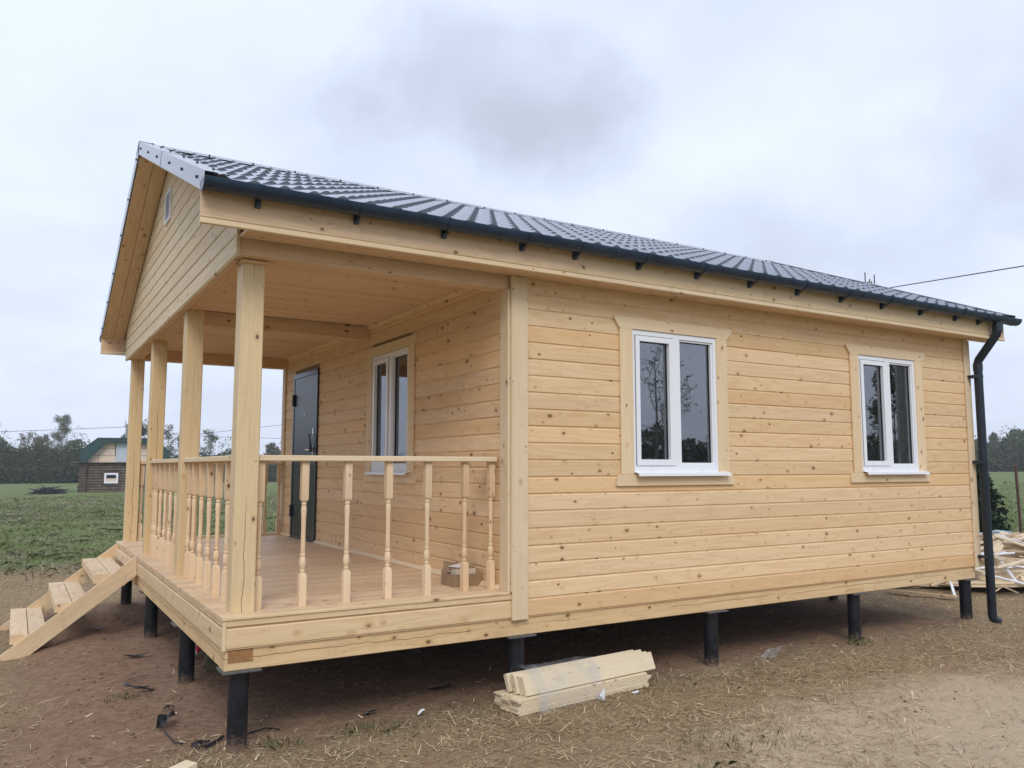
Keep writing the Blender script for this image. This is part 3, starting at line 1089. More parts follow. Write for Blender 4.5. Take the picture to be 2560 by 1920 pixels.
# ridge cap
rz = roof_z(3)
vs_, fs = [], []
prof = [(-0.16, rz - 0.16 * SLOPE + 0.020), (-0.14, rz - 0.14 * SLOPE + 0.024), (-0.03, rz - 0.03 * SLOPE + 0.034), (0, rz + 0.038),
        (0.03, rz - 0.03 * SLOPE + 0.034), (0.14, rz - 0.14 * SLOPE + 0.026), (0.16, rz - 0.16 * SLOPE + 0.018)]
for seg_i in range(5):
    x0 = XF - 0.012 + seg_i * (XB - XF + 0.024) / 5
    x1 = x0 + (XB - XF + 0.024) / 5 + 0.03 * (seg_i < 4)
    vs_ = [(x, W / 2 + a, b + 0.001 * seg_i) for x in (x0, x1) for a, b in prof]
    n = len(prof)
    fs = [(i, i + 1, i + 1 + n, i + n) for i in range(n - 1)]
    rc = link('ridge_cap', mesh('ridge_cap', vs_, fs, M_VERGE), house)
    for q in range(4):
        xx = x0 + 0.2 + q * 0.42
        sgn = -1
        link('screw', tube_mesh('screw', [(xx, W / 2 - 0.11, rz - 0.11 * SLOPE + 0.018), (xx, W / 2 - 0.115, rz - 0.11 * SLOPE + 0.040)], 0.009, M_SCREW, 8), rc)

# verge trims (front and back, both slopes)
for side in (0, 1):
    for xf, sg in ((XF, -1), (XB, 1)):
        for q, (sa, sb) in enumerate(((-0.03, SLEN * 0.55), (SLEN * 0.55 - 0.04, SLEN + 0.02))):
            e = 0.0015 * q
            X0 = xf + sg * (0.008 + e)
            X1 = xf - sg * 0.13
            lo, hi = -0.080, 0.036 + e
            pr_ = [(X0 - sg * 0.012, lo - 0.004), (X0, lo), (X0, hi), (X1, hi - 0.002), (X1, hi - 0.012)]
            vs_ = [on_roof(side, x, s, n_) for s in (sa, sb) for x, n_ in pr_]
            n = len(pr_)
            fs = [(i, i + 1, i + 1 + n, i + n) for i in range(n - 1)]
            vt = link('verge_trim', mesh('verge_trim', vs_, fs, M_VERGE), house)
            if sg < 0:
                for s in np.arange(sa + 0.25, sb, 0.62):
                    a = on_roof(side, X0 + 0.002, s, -0.02)
                    b = on_roof(side, X0 - 0.008, s, -0.02)
                    link('screw', tube_mesh('screw', [a, b], 0.011, M_SCREW, 8), vt)
                    a = on_roof(side, X1 - sg * -0.03, s + 0.1, hi - 0.004)
                    b = on_roof(side, X1 - sg * -0.03, s + 0.1, hi + 0.007)
                    link('screw', tube_mesh('screw', [a, b], 0.009, M_SCREW, 8), vt)

# --- gutter
GY, GZ, GR = -0.345, 2.893, 0.066


def gutter_mesh(x0, x1, r, y, z_):
    vs_, fs = [], []
    n = 14
    for x in (x0, x1):
        for r_ in (r, r - 0.004):
            for i in range(n + 1):
                a = math.pi * i / n
                vs_.append((x, y - r_ * math.cos(a), z_ - r_ * math.sin(a)))
    m_ = n + 1
    for i in range(n):
        fs.append((i, i + 1, 2 * m_ + i + 1, 2 * m_ + i))
        fs.append((m_ + i, 3 * m_ + i, 3 * m_ + i + 1, m_ + i + 1))
    for i in (0, n):
        fs.append((i, m_ + i, 3 * m_ + i, 2 * m_ + i))
    for o_ in (0, 2 * m_):
        for i in range(n):
            fs.append((o_ + i, o_ + i + 1, o_ + m_ + i + 1, o_ + m_ + i))
    me = mesh('gutter', vs_, fs, M_GUTTER, True, 40)
    fix_normals(me)
    return me


for side in (0, 1):
    yg = GY if side == 0 else W - GY
    gut = link('gutter', gutter_mesh(XF - 0.005, 8.53, GR, yg, GZ), house)
    for xe in (XF - 0.007, 8.532):
        n = 14
        pts = [(yg - (GR + .003) * math.cos(math.pi * i / n), GZ - (GR + .003) * math.sin(math.pi * i / n)) for i in range(n + 1)]
        link('end_cap', poly_mesh('end_cap', pts, lambda u, v, t, xe=xe: (xe + t, u, v), -0.004, 0.004, M_GUTTER), gut)
    for xj in (2.76, 5.75):
        link('gutter_joint', gutter_mesh(xj - 0.05, xj + 0.05, GR + 0.004, yg, GZ), gut)
    for xb_ in (0.04, 0.67, 1.30, 1.935, 2.41, 3.03, 3.66, 4.29, 4.91, 5.53, 6.16, 6.80, 7.43, 7.88):
        link('bracket', gutter_mesh(xb_ - 0.013, xb_ + 0.013, GR + 0.006, yg, GZ), gut)
        wy0, wy1 = (FY - 0.03, FY + 0.001) if side == 0 else (W - FY - 0.001, W - FY + 0.03)
        wbox('bracket', xb_ - 0.016, xb_ + 0.016, wy0, wy1, 2.790, 2.862, M_GUTTER, gut, 'z', 0.003)
        ya = yg + (0.02 if side == 0 else -0.02)
        yb = (FY - 0.012) if side == 0 else (W - FY + 0.012)
        plank('bracket', (xb_, ya, GZ - GR - 0.010), (xb_, yb, 2.800), 0.022, 0.012, M_GUTTER, gut)

# --- downpipe
DX = 8.135
pipe = link('downpipe', tube_mesh('downpipe', [(DX, GY, 2.83), (DX, GY, 2.735), (DX, GY + 0.01, 2.70), (DX, -0.118, 2.43), (DX, -0.105, 2.39), (DX, -0.105, 2.30),
            (DX, -0.105, -0.405), (DX + 0.006, -0.110, -0.432), (DX + 0.028, -0.124, -0.452), (DX + 0.062, -0.142, -0.466)], 0.046, M_PIPE, 16), house)
link('pipe_collar', tube_mesh('pipe_collar', [(DX, GY, 2.80), (DX, GY, 2.72)], 0.052, M_PIPE, 16), pipe)
link('pipe_collar', tube_mesh('pipe_collar', [(DX, -0.105, 2.385), (DX, -0.105, 2.31)], 0.051, M_PIPE, 16), pipe)
for zc_ in (2.24, 1.28, 0.24):
    link('pipe_clip', tube_mesh('pipe_clip', [(DX, -0.105, zc_ - 0.016), (DX, -0.105, zc_ + 0.016)], 0.050, M_PIPE, 16), pipe)
    wbox('pipe_clip', DX - 0.11, DX - 0.03, -0.125, -0.038, zc_ - 0.016, zc_ + 0.016, M_PIPE, pipe, 'x', 0.002)


# --- windows
def window(M, Wd, H, label, flip=False):
    """local frame: X along the wall, -Y outwards, Z up from the bottom of the frame"""
    def P_(u, v, t):
        return (u, t, v)
    mu0, mu1 = Wd * 0.462, Wd * 0.546
    fw_ = 0.038
    frame = link('window', wall_mesh('window', 0, Wd, 0, H, [(fw_, mu0, 0.066, H - 0.042), (mu1, Wd - fw_, 0.066, H - 0.042)], P_, -0.030, 0.045, M_PVC), house, M)
    frame['label'] = label
    # opening sash on the left
    s0, s1, b0, b1 = fw_ - 0.004, mu0 + 0.006, 0.060, H - 0.046
    sash = link('sash', wall_mesh('sash', s0, s1, b0, b1, [(s0 + 0.042, s1 - 0.048, b0 + 0.048, b1 - 0.044)], P_, -0.040, 0.03, M_PVC), frame, M)
    link('pane', mesh('pane', [(s0 + 0.03, 0.0, b0 + .04), (s1 - 0.03, 0.0, b0 + .04), (s1 - 0.03, 0.0, b1 - 0.03), (s0 + 0.03, 0.0, b1 - 0.03)], [(0, 1, 2, 3)], M_GLASS), frame, M)
    link('sash_seal', wall_mesh('sash_seal', s0 - 0.005, s1 + 0.005, b0 - 0.0, b1 + 0.006, [(s0 - 0.0005, s1 + 0.0005, b0 + 0.001, b1 + 0.0005)], P_, -0.0315, -0.028, M_SEAL), frame, M)
    # fixed light on the right
    q0, q1, c0, c1 = mu1, Wd - fw_, 0.066, H - 0.042
    bead = link('glazing_bead', wall_mesh('glazing_bead', q0 - 0.001, q1 + 0.001, c0 - 0.001, c1 + 0.001, [(q0 + 0.016, q1 - 0.016, c0 + 0.016, c1 - 0.016)], P_, -0.018, 0.02, M_PVC), frame, M)
    link('pane', mesh('pane', [(q0 + .01, 0.012, c0 + .01), (q1 - .01, 0.012, c0 + .01), (q1 - .01, 0.012, c1 - .01), (q0 + .01, 0.012, c1 - .01)], [(0, 1, 2, 3)], M_GLASS), frame, M)
    for (a, b, c, d) in ((s0 + 0.042, s1 - 0.048, b0 + 0.048, b1 - 0.044), (q0 + 0.016, q1 - 0.016, c0 + 0.016, c1 - 0.016)):
        link('gasket', wall_mesh('gasket', a, b, c, d, [(a + 0.006, b - 0.006, c + 0.006, d - 0.006)], P_, 0.004 if a > mu0 else -0.008, 0.0112 if a > mu0 else -0.0008, M_SEAL), frame, M)
    for u in (0.20 * Wd, 0.80 * Wd):
        link('drain_cap', chbox(0.035, 0.006, 0.012, M_PVC, 0.002), frame, M @ Matrix.Translation((u, -0.032, 0.028)))
    # reveal lining inside
    link('reveal', wall_mesh('reveal', 0.0, Wd, 0.0, H, [(0.03, Wd - 0.03, 0.03, H - 0.03)], P_, 0.046, 0.19, M_PVC), frame, M)
    # metal drip sill
    pr_ = [(-0.022, 0.012), (-0.095, -0.006), (-0.097, -0.028), (-0.093, -0.028), (-0.091, -0.010), (-0.022, 0.006)]
    link('drip_sill', prism_mesh('drip_sill', pr_, 0.004, Wd + 0.085, M_PVC), frame, M)
    # timber casing
    t0, t1 = -0.042, -0.0205
    cs = 0.128
    def cas(pts):
        link('casing_board', poly_mesh('casing_board', pts, P_, t0, t1, M_TRIM), frame, M)
    ov = 0.003
    # side boards as prisms with vertical grain
    for a, b in ((-cs, ov), (Wd - ov, Wd + cs)):
        me = chbox(H + 0.012, t1 - t0, b - a, M_TRIM, 0.006)
        link('casing_board', me, frame, M @ Matrix.Translation(((a + b) / 2, (t0 + t1) / 2, H / 2 - 0.004)) @ ROT['z'])
    cas([(-cs - 0.004, H + 0.003), (Wd + cs + 0.004, H + 0.003), (Wd + cs + 0.055, H + 0.055), (Wd + cs + 0.055, H + 0.098), (-cs - 0.055, H + 0.098), (-cs - 0.055, H + 0.075)])
    cas([(-cs - 0.05, -0.105), (Wd + cs + 0.05, -0.105), (Wd + cs + 0.05, -0.045), (Wd + cs + 0.02, -0.012), (-cs - 0.02, -0.012), (-cs - 0.05, -0.045)])
    return frame


window(Matrix.Translation((W1[0], -0.001, WIN_Z0)), W1[1], WIN_H, 'white two-light window beside the porch corner board')
window(Matrix.Translation((W2[0], -0.001, WIN_Z0)), W2[1], WIN_H, 'white two-light window towards the downpipe')
window(Matrix.Translation((P + 0.001, W3[0] + W3[1], WIN_Z0)) @ Matrix.Rotation(-math.pi / 2, 4, 'Z'), W3[1], WIN_H, 'white two-light window inside the porch')

# --- front door
MD = Matrix.Translation((P, DOOR[1], DOOR[2])) @ Matrix.Rotation(-math.pi / 2, 4, 'Z')
DW, DH = DOOR[1] - DOOR[0], DOOR[3] - DOOR[2]
pd_ = lambda u, v, t: (u, t, v)
door = link('front_door', wall_mesh('front_door', 0, DW, 0, DH, [(0.055, DW - 0.055, 0.03, DH - 0.06)], pd_, -0.045, 0.02, M_DOORFRAME), house, MD)
door['label'] = 'dark grey steel front door with black hinges'
link('door_leaf', poly_mesh('door_leaf', [(0.062, 0.034), (DW - 0.060, 0.034), (DW - 0.060, DH - 0.066), (0.062, DH - 0.066)], pd_, -0.040, 0.0, M_DOOR), door, MD)
link('door_gap', poly_mesh('door_gap', [(0.05, 0.02), (DW - 0.05, 0.02), (DW - 0.05, DH - 0.05), (0.05, DH - 0.05)], pd_, 0.002, 0.01, M_SEAL), door, MD)
for zh in (1.76, 0.33):
    link('hinge', chbox(0.15, 0.03, 0.05, M_SEAL, 0.006), door, MD @ Matrix.Translation((0.055, -0.055, zh)) @ ROT['z'])
for zh, k in ((1.32, 0), (1.07, 1)):
    link('lock_plate', chbox(0.16 if k else 0.09, 0.010, 0.04, M_CHROME, 0.004), door, MD @ Matrix.Translation((DW - 0.12, -0.045, zh)) @ ROT['z'])
    if k:
        link('door_handle', tube_mesh('door_handle', [(DW - 0.12, -0.045, zh + 0.03), (DW - 0.12, -0.095, zh + 0.03), (DW - 0.14, -0.10, zh + 0.03), (DW - 0.25, -0.095, zh + 0.028)], 0.010, M_CHROME, 10), door, MD)
    else:
        link('lock_key', chbox(0.05, 0.05, 0.006, M_SEAL, 0.001), door, MD @ Matrix.Translation((DW - 0.13, -0.075, zh - 0.03)))
        link('key_ring', tube_mesh('key_ring', [(DW - 0.13, -0.09, zh - 0.03), (DW - 0.135, -0.07, zh - 0.16), (DW - 0.13, -0.07, zh - 0.24)], [0.006, 0.012, 0.026], M_SEAL, 8), door, MD)
link('peephole', tube_mesh('peephole', [(DW / 2, -0.038, 1.56), (DW / 2, -0.046, 1.56)], 0.014, M_CHROME, 12), door, MD)

# --- steps down from the porch
st0 = -0.022
ys_n, ys_f = 4.05, 5.80
steps = wbox('steps', st0 - 0.03, st0 + 0.001, ys_n + 0.02, ys_f - 0.02, 0.15, 0.25, M_STAIR, house, 'y')
sl = 0.757


def stringer(y, th):
    top0, bot0 = 0.318, 0.120
    gl = g1(-1.1, y) - 0.02
    xt = st0 + (gl + 0.0 - top0) / sl
    xb_ = st0 + (gl - bot0) / sl
    pts = [(st0, top0), (st0, bot0), (xb_, gl), (xt, gl)]
    # local frame with grain along the slope
    ang = math.atan(sl)
    ca, sa_ = math.cos(ang), math.sin(ang)
    M = Matrix.Translation((st0, y, top0)) @ Matrix.Rotation(-ang, 4, 'Y')
    Mi = M.inverted()
    vs_ = [Mi @ Vector((px, y + t, pz)) for t in (-th / 2, th / 2) for px, pz in pts]
    n = 4
    fs = [(i, (i + 1) % n, (i + 1) % n + n, i + n) for i in range(n)] + [(3, 2, 1, 0), (4, 5, 6, 7)]
    me = mesh('stringer', vs_, fs, M_STAIR)
    fix_normals(me)
    link('stringer', me, steps, M)


stringer(ys_n, 0.045)
stringer(ys_f, 0.045)
for xt, zt in ((-0.404, 0.150), (-0.733, -0.105), (-1.094, -0.370)):
    for q in range(2):
        wbox('tread', xt + q * 0.156, xt + q * 0.156 + 0.150, ys_n + 0.023, ys_f - 0.023, zt - 0.085, zt, M_STAIR, steps, 'y', 0.004)
    for yb, sg in ((ys_n + 0.023, 1), (ys_f - 0.023, -1)):
        a, b = sorted((yb, yb + sg * 0.04))
        wbox('cleat', xt + 0.03, xt + 0.29, a, b, zt - 0.13, zt - 0.0855, M_STAIR, steps, 'x', 0.003)

# ------------------------------------------------------------------ things on the deck and on the ground
box = thing('cardboard_box', 'open brown cardboard box on the deck beside the house wall', 'box', (1.86, 0.47, ZD))
bw_, bd_, bh_ = 0.265, 0.20, 0.092
def cbx(name, x0, x1, y0, y1, z0, z1, mat, par):
    return wbox(name, x0, x1, y0, y1, z0, z1, mat, par, 'x', 0.001)
bx0, by0 = 1.73, 0.38
cbx('box_bottom', bx0, bx0 + bw_, by0, by0 + bd_, ZD, ZD + 0.004, M_CARD, box)
cbx('box_side', bx0, bx0 + bw_, by0, by0 + 0.004, ZD + 0.004, ZD + bh_, M_CARD, box)
cbx('box_side', bx0, bx0 + bw_, by0 + bd_ - 0.004, by0 + bd_, ZD + 0.004, ZD + bh_, M_CARD, box)
cbx('box_side', bx0, bx0 + 0.004, by0 + 0.004, by0 + bd_ - 0.004, ZD + 0.004, ZD + bh_, M_CARD, box)
cbx('box_side', bx0 + bw_ - 0.004, bx0 + bw_, by0 + 0.004, by0 + bd_ - 0.004, ZD + 0.004, ZD + bh_, M_CARD, box)
plank('box_flap', (bx0 + 0.0, by0 + 0.15, ZD + bh_), (bx0 + 0.02, by0 + 0.15, ZD + bh_ + 0.05), 0.10, 0.004, M_CARD, box, up=(1, 0, 0), ch=0.0005)
plank('box_flap', (bx0 + 0.12, by0 + bd_ - 0.004, ZD + bh_), (bx0 + 0.14, by0 + bd_ + 0.04, ZD + bh_ + 0.06), 0.20, 0.004, M_CARD, box, up=(0, -1, 0.5), ch=0.0005)
plank('box_flap', (bx0 + bw_ - 0.003, by0 + 0.1, ZD + bh_ - 0.001), (bx0 + bw_ + 0.07, by0 + 0.1, ZD + bh_ - 0.03), 0.17, 0.004, M_CARD, box, ch=0.0005)
carton = thing('small_carton', 'pale printed carton standing inside the cardboard box on the deck', 'carton', (1.83, 0.47, ZD + 0.005))
plank('carton_body', (1.765, 0.455, ZD + 0.070), (1.935, 0.455, ZD + 0.070), 0.10, 0.130, M_CARTON, carton)
wbox('carton_lid', 1.762, 1.938, 0.402, 0.508, ZD + 0.131, ZD + 0.142, M_CARD, carton, 'x', 0.002)
plank('carton_lid', (1.77, 0.45, ZD + 0.144), (1.90, 0.50, ZD + 0.152), 0.11, 0.003, M_WHITE, carton, ch=0.0005)

# bundle of lining boards by the house
bA, bB = Vector((1.93, -0.26, 0)), Vector((3.22, -0.125, 0))
bd = (bB - bA).normalized()
bn = Vector((-bd.y, bd.x, 0))
gb = min(g1(*(bA + bd * s).xy) for s in np.linspace(0, 1.3, 9)) + 0.008
pack = thing('board_bundle', 'bundle of new lining boards partly wrapped in clear film, lying by the piles', 'board bundle', (bA.x, bA.y, gb))
for layer in range(8):
    for q in range(3):
        j = random.uniform(-0.02, 0.03)
        a = bA + bd * (j - 0.02) + bn * (0.048 + q * 0.098) + Vector((0, 0, gb + 0.0085 + layer * 0.0135))
        plank('board', a, a + bd * (1.29 + random.uniform(-0.02, 0.01)), 0.094, 0.0125, M_PACK, pack, ch=0.003)
ztop = gb + 0.0085 + 8 * 0.0135 - 0.006
for q in range(5):
    up = (Vector((0, 0, 1)) + bn * 0.42).normalized()
    side_v = bd.cross(up)
    base_p = bA + bn * (0.035 + q * 0.0385) + Vector((0, 0, ztop)) + bd * (0.055 + random.uniform(-0.02, 0.02))
    a = base_p + up * 0.069
    plank('board', a, a + bd * (1.30 + random.uniform(-0.015, 0.01)), 0.0335, 0.134 - q * 0.002, M_PACK, pack, up=up, ch=0.003)
# wrap: crumpled film round one end and a loose ruffle
def film(name, cx0, cx1, off, mat, par, n=18, m=22):
    vs_, fs = [], []
    prof = []
    pts = [(-0.012, 0.00), (-0.016, 0.05), (-0.012, 0.115), (0.012, 0.125), (0.052, 0.19), (0.085, 0.247), (0.13, 0.262), (0.20, 0.258), (0.262, 0.245), (0.30, 0.12), (0.315, 0.0)]
    seg = [(Vector((a, b, 0))) for a, b in pts]
    cum = [0]
    for a, b in zip(seg[:-1], seg[1:]):
        cum.append(cum[-1] + (b - a).length)
    for j in range(m + 1):
        t = cum[-1] * j / m
        k = max(i for i in range(len(cum)) if cum[i] <= t + 1e-9)
        k = min(k, len(seg) - 2)
        f = (t - cum[k]) / (cum[k + 1] - cum[k])
        prof.append(seg[k].lerp(seg[k + 1], f))
    for i in range(n + 1):
        u = cx0 + (cx1 - cx0) * i / n
        for j, q in enumerate(prof):
            w = 0.006 + 0.012 * abs(math.sin(i * 1.7 + j * 0.9)) * random.random() + off
            d = Vector((-1 if q.x < 0.1 else 0.3, 1.0 if q.y > 0.1 else 0.0)).normalized()
            p_ = bA + bd * (u + random.uniform(-0.008, 0.008)) + bn * (q.x + d.x * w) + Vector((0, 0, gb + q.y + d.y * w))
            vs_.append(p_)
    mm = m + 1
    for i in range(n):
        for j in range(m):
            fs.append((i * mm + j, i * mm + j + 1, (i + 1) * mm + j + 1, (i + 1) * mm + j))
    link(name, mesh(name, vs_, fs, mat, True), par)


film('wrap_film', 0.16, 0.78, 0.0, M_FILM, pack)
film('wrap_film', 0.13, 0.24, 0.014, M_FILM, pack, 8, 22)


def flat_scrap(name, label, cat, x, y, size, ang, mat, asp=0.5, lift=0.02, group=None, seed=0, n=9, curl=0.35):
    """torn flat scrap, a thin curled sheet lying on the ground"""
    r_ = random.Random(seed * 13 + 5)
    vs_, fs = [], []
    rings = 3
    outline = [0.55 + 0.45 * r_.random() for _ in range(n)]
    zb = g1(x, y)
    top = []
    for lv in (0, 1):
        vs_.append((0, 0, 0.006 + lift * 0.5 + 0.003 * lv))
        for rr in range(1, rings + 1):
            for i in range(n):
                a = 2 * math.pi * i / n
                f = rr / rings * outline[i] * size
                px, py = f * math.cos(a), f * math.sin(a) * asp
                zz = 0.006 + lift * (0.5 + 0.5 * math.sin(px / size * 3 + seed)) + curl * lift * (rr / rings) ** 2 * (1 if i % 3 == 0 else 0.2)
                ca, sa_ = math.cos(ang), math.sin(ang)
                wx, wy = px * ca - py * sa_, px * sa_ + py * ca
                zz += g1(x + wx, y + wy) - zb
                vs_.append((wx, wy, zz + 0.003 * lv))
    cnt = 1 + rings * n
    for lv in (0, 1):
        o_ = lv * cnt
        for i in range(n):
            i2 = (i + 1) % n
            f = (o_, o_ + 1 + i, o_ + 1 + i2)
            fs.append(f if lv else f[::-1])
            for rr in range(rings - 1):
                f = (o_ + 1 + rr * n + i, o_ + 1 + (rr + 1) * n + i, o_ + 1 + (rr + 1) * n + i2, o_ + 1 + rr * n + i2)
                fs.append(f if lv else f[::-1])
    for i in range(n):
        i2 = (i + 1) % n
        a_ = 1 + (rings - 1) * n
        fs.append((a_ + i, a_ + i2, cnt + a_ + i2, cnt + a_ + i))
    o = link(name, mesh(name, vs_, fs, mat, False), None, Matrix.Translation((x, y, zb)))
    return tag(o, label, cat, group)


def strip(name, label, cat, pts, w, mat, group=None, z=0.012):
    """narrow ribbon lying on the ground"""
    zb = g1(*pts[0])
    o0 = Vector((pts[0][0], pts[0][1], zb))
    P3 = [Vector((p[0], p[1], g1(p[0], p[1]) + z + 0.012 * random.random())) - o0 for p in pts]
    fine = []
    for i in range(len(P3) - 1):
        for k in range(3):
            fine.append(P3[i].lerp(P3[i + 1], k / 3))
    fine.append(P3[-1])
    vs_, fs = [], []
    for i, p in enumerate(fine):
        d = (fine[min(i + 1, len(fine) - 1)] - fine[max(0, i - 1)]).normalized()
        n = Vector((-d.y, d.x, 0.25)).normalized()
        ww = w * (0.75 + 0.5 * random.random()) * (0.5 if i in (0, len(fine) - 1) else 1)
        for sgn, tz in ((-1, 0.002), (1, 0.002), (1, -0.002), (-1, -0.002)):
            vs_.append(p + n * ww * 0.5 * sgn + Vector((0, 0, tz)))
    for i in range(len(fine) - 1):
        for k in range(4):
            k2 = (k + 1) % 4
            fs.append((i * 4 + k, i * 4 + k2, i * 4 + 4 + k2, i * 4 + 4 + k))
    e = (len(fine) - 1) * 4
    fs += [(0, 3, 2, 1), (e, e + 1, e + 2, e + 3)]
    o = link(name, mesh(name, vs_, fs, mat), None, Matrix.Translation(o0))
    return tag(o, label, cat, group)


GRP = 'scraps of black membrane on the earth'
flat_scrap('membrane_scrap', 'upright curled scrap of black membrane on bare earth facing the porch skirt', 'membrane scrap', -0.20, 0.72, 0.12, 0.9, M_BLACK, 0.6, 0.06, GRP, 1, 9, 0.8)
flat_scrap('membrane_scrap', 'leaf-shaped scrap of black membrane beside the corner pile', 'membrane scrap', -0.07, 0.24, 0.12, 0.55, M_BLACK, 0.35, 0.03, GRP, 2)
flat_scrap('membrane_scrap', 'folded black scrap lying inside the curve of thin black hose', 'membrane scrap', -0.20, 1.74, 0.11, 0.2, M_BLACK, 0.4, 0.03, GRP, 3)
flat_scrap('membrane_scrap', 'black scrap lying under the lower end of the steps', 'membrane scrap', -0.33, 4.6, 0.13, 0.1, M_BLACK, 0.5, 0.02, GRP, 4)
flat_scrap('membrane_scrap', 'ragged black scrap on earth between the steps and second pile', 'membrane scrap', -0.12, 2.95, 0.12, 0.0, M_BLACK, 0.35, 0.03, GRP, 5)
flat_scrap('membrane_scrap', 'torn black scrap in the shade under the middle of the house', 'membrane scrap', 1.75, 0.62, 0.12, -0.2, M_BLACK, 0.35, 0.02, GRP, 6)
flat_scrap('membrane_scrap', 'small dark scrap in the shade between corner pile and board bundle', 'membrane scrap', 1.06, 0.30, 0.06, -0.2, M_BLACK, 0.5, 0.02, GRP, 7)
flat_scrap('membrane_scrap', 'tiny black scrap on bare earth behind the curled scrap', 'membrane scrap', -0.12, 1.15, 0.055, 0.3, M_BLACK, 0.4, 0.02, GRP, 8)
strip('membrane_strip', 'narrow black strip trailing across the straw to the corner pile', 'membrane strip', [(-0.06, 0.17), (0.0, 0.23), (0.08, 0.30)], 0.026, M_BLACK)
strip('membrane_strip', 'thin crooked black strip on the earth below the curled scrap', 'membrane strip', [(-0.235, 0.60), (-0.22, 0.48), (-0.20, 0.35), (-0.16, 0.31)], 0.009, M_BLACK)
strip('membrane_strip', 'black strip running through straw from corner pile under the house', 'membrane strip', [(0.16, 0.22), (0.24, 0.28), (0.34, 0.31), (0.42, 0.26)], 0.012, M_BLACK)
strip('hose_piece', 'bent piece of thin black hose on bare earth', 'hose', [(-0.10, 2.20), (-0.20, 2.18), (-0.31, 2.05), (-0.31, 1.93), (-0.24, 1.84), (-0.16, 1.82)], 0.016, M_BLACK)
GP = 'paper scraps beside the board bundle'
flat_scrap('paper_scrap', 'crumpled blue and white paper scrap against the board bundle', 'paper scrap', 2.62, -0.27, 0.05, 0.3, M_WHITE, 0.8, 0.05, GP, 11, 7, 0.9)
flat_scrap('paper_scrap', 'flat white paper scrap in straw beyond the crumpled one', 'paper scrap', 2.97, -0.235, 0.04, 0.1, M_WHITE, 0.5, 0.01, GP, 12)
flat_scrap('paper_scrap', 'small white paper scrap by the green tuft left of bundle', 'paper scrap', 1.33, 0.07, 0.035, 0.0, M_WHITE, 0.6, 0.03, GP, 13)

# loose length of timber in the foreground
a = Vector((-0.185, -0.10, 0))
d_ = Vector((-0.80, -0.46, 0)).normalized()
zt_ = g1(-0.25, -0.2)
ply = plank('loose_plank', a + Vector((0, 0, zt_ + 0.035)), a + d_ * 1.3 + Vector((0, 0, g1(-1.2, -0.6) + 0.03)), 0.095, 0.045, M_PACK)
tag(ply, 'pale squared length of timber lying in front of the corner pile', 'plank')

# rubbish below the house
rb = flat_scrap('red_bag', 'crumpled red and white plastic bag under the porch floor', 'bag', 0.42, 2.38, 0.20, 0.4, M_RED, 0.7, 0.16, None, 21, 11, 0.8)
wbag = flat_scrap('white_bag', 'crumpled white plastic bag pressed against the red bag', 'bag', 0.27, 2.62, 0.12, 0.9, M_WHITE, 0.7, 0.15, None, 22, 9, 0.8)
ob = plank('leaning_board', (0.40, 2.08, g1(0.40, 2.08) + 0.015), (0.62, 2.50, g1(0.6, 2.5) + 0.36), 0.26, 0.03, M_OLIVE, up=(0, -1, 0.6))
tag(ob, 'weathered greenish board leaning under the porch floor', 'board')
fs1 = flat_scrap('film_scrap', 'clear plastic film lying in the shade near the fourth pile', 'plastic film', 4.75, 0.02, 0.19, 0.2, M_FILM, 0.4, 0.05, None, 31, 11, 0.6)
fs2 = flat_scrap('film_scrap', 'pale plastic film on the earth under the porch front', 'plastic film', 0.45, 3.45, 0.22, 0.5, M_FILMB, 0.5, 0.04, None, 32, 11, 0.6)

# ------------------------------------------------------------------ heap of offcuts behind the house
GH = 'offcuts thrown on the heap behind the house'
PLACES = ['at the foot of the offcut heap', 'low on the offcut heap', 'in the middle of the offcut heap', 'high on the offcut heap', 'crossing the top of the offcut heap']
hr = random.Random(3)
hx, hy = 11.9, 1.75
def heap_z(x, y):
    r2 = ((x - hx) / 2.3) ** 2 + ((y - hy) / 1.5) ** 2
    return g1(x, y) + 0.60 * max(0.0, 1 - r2) ** 0.8
kinds = [('offcut', 'short pale pine offcut', 0.10, 0.022, (0.25, 0.55)), ('batten', 'thin pale batten', 0.045, 0.022, (0.7, 1.6)), ('plank', 'longer rough plank', 0.11, 0.025, (0.9, 1.7)), ('block', 'stubby timber block', 0.14, 0.10, (0.22, 0.36))]
core = thing('earth_mound', 'low core of sawdust and soil under the offcut heap', 'mound', (hx, hy, g1(hx, hy)))
vs_, fs = [], []
nr, na = 10, 28
for i in range(nr + 1):
    for j in range(na):
        f = i / nr
        a_ = 2 * math.pi * j / na
        x, y = hx + 2.0 * f * math.cos(a_), hy + 1.25 * f * math.sin(a_)
        vs_.append((x, y, heap_z(x, y) - 0.16 + 0.05 * hr.random()))
for i in range(nr):
    for j in range(na):
        j2 = (j + 1) % na
        fs.append((i * na + j, (i + 1) * na + j, (i + 1) * na + j2, i * na + j2))
link('mound_surface', mesh('mound_surface', vs_, fs, M_CHIP), core)
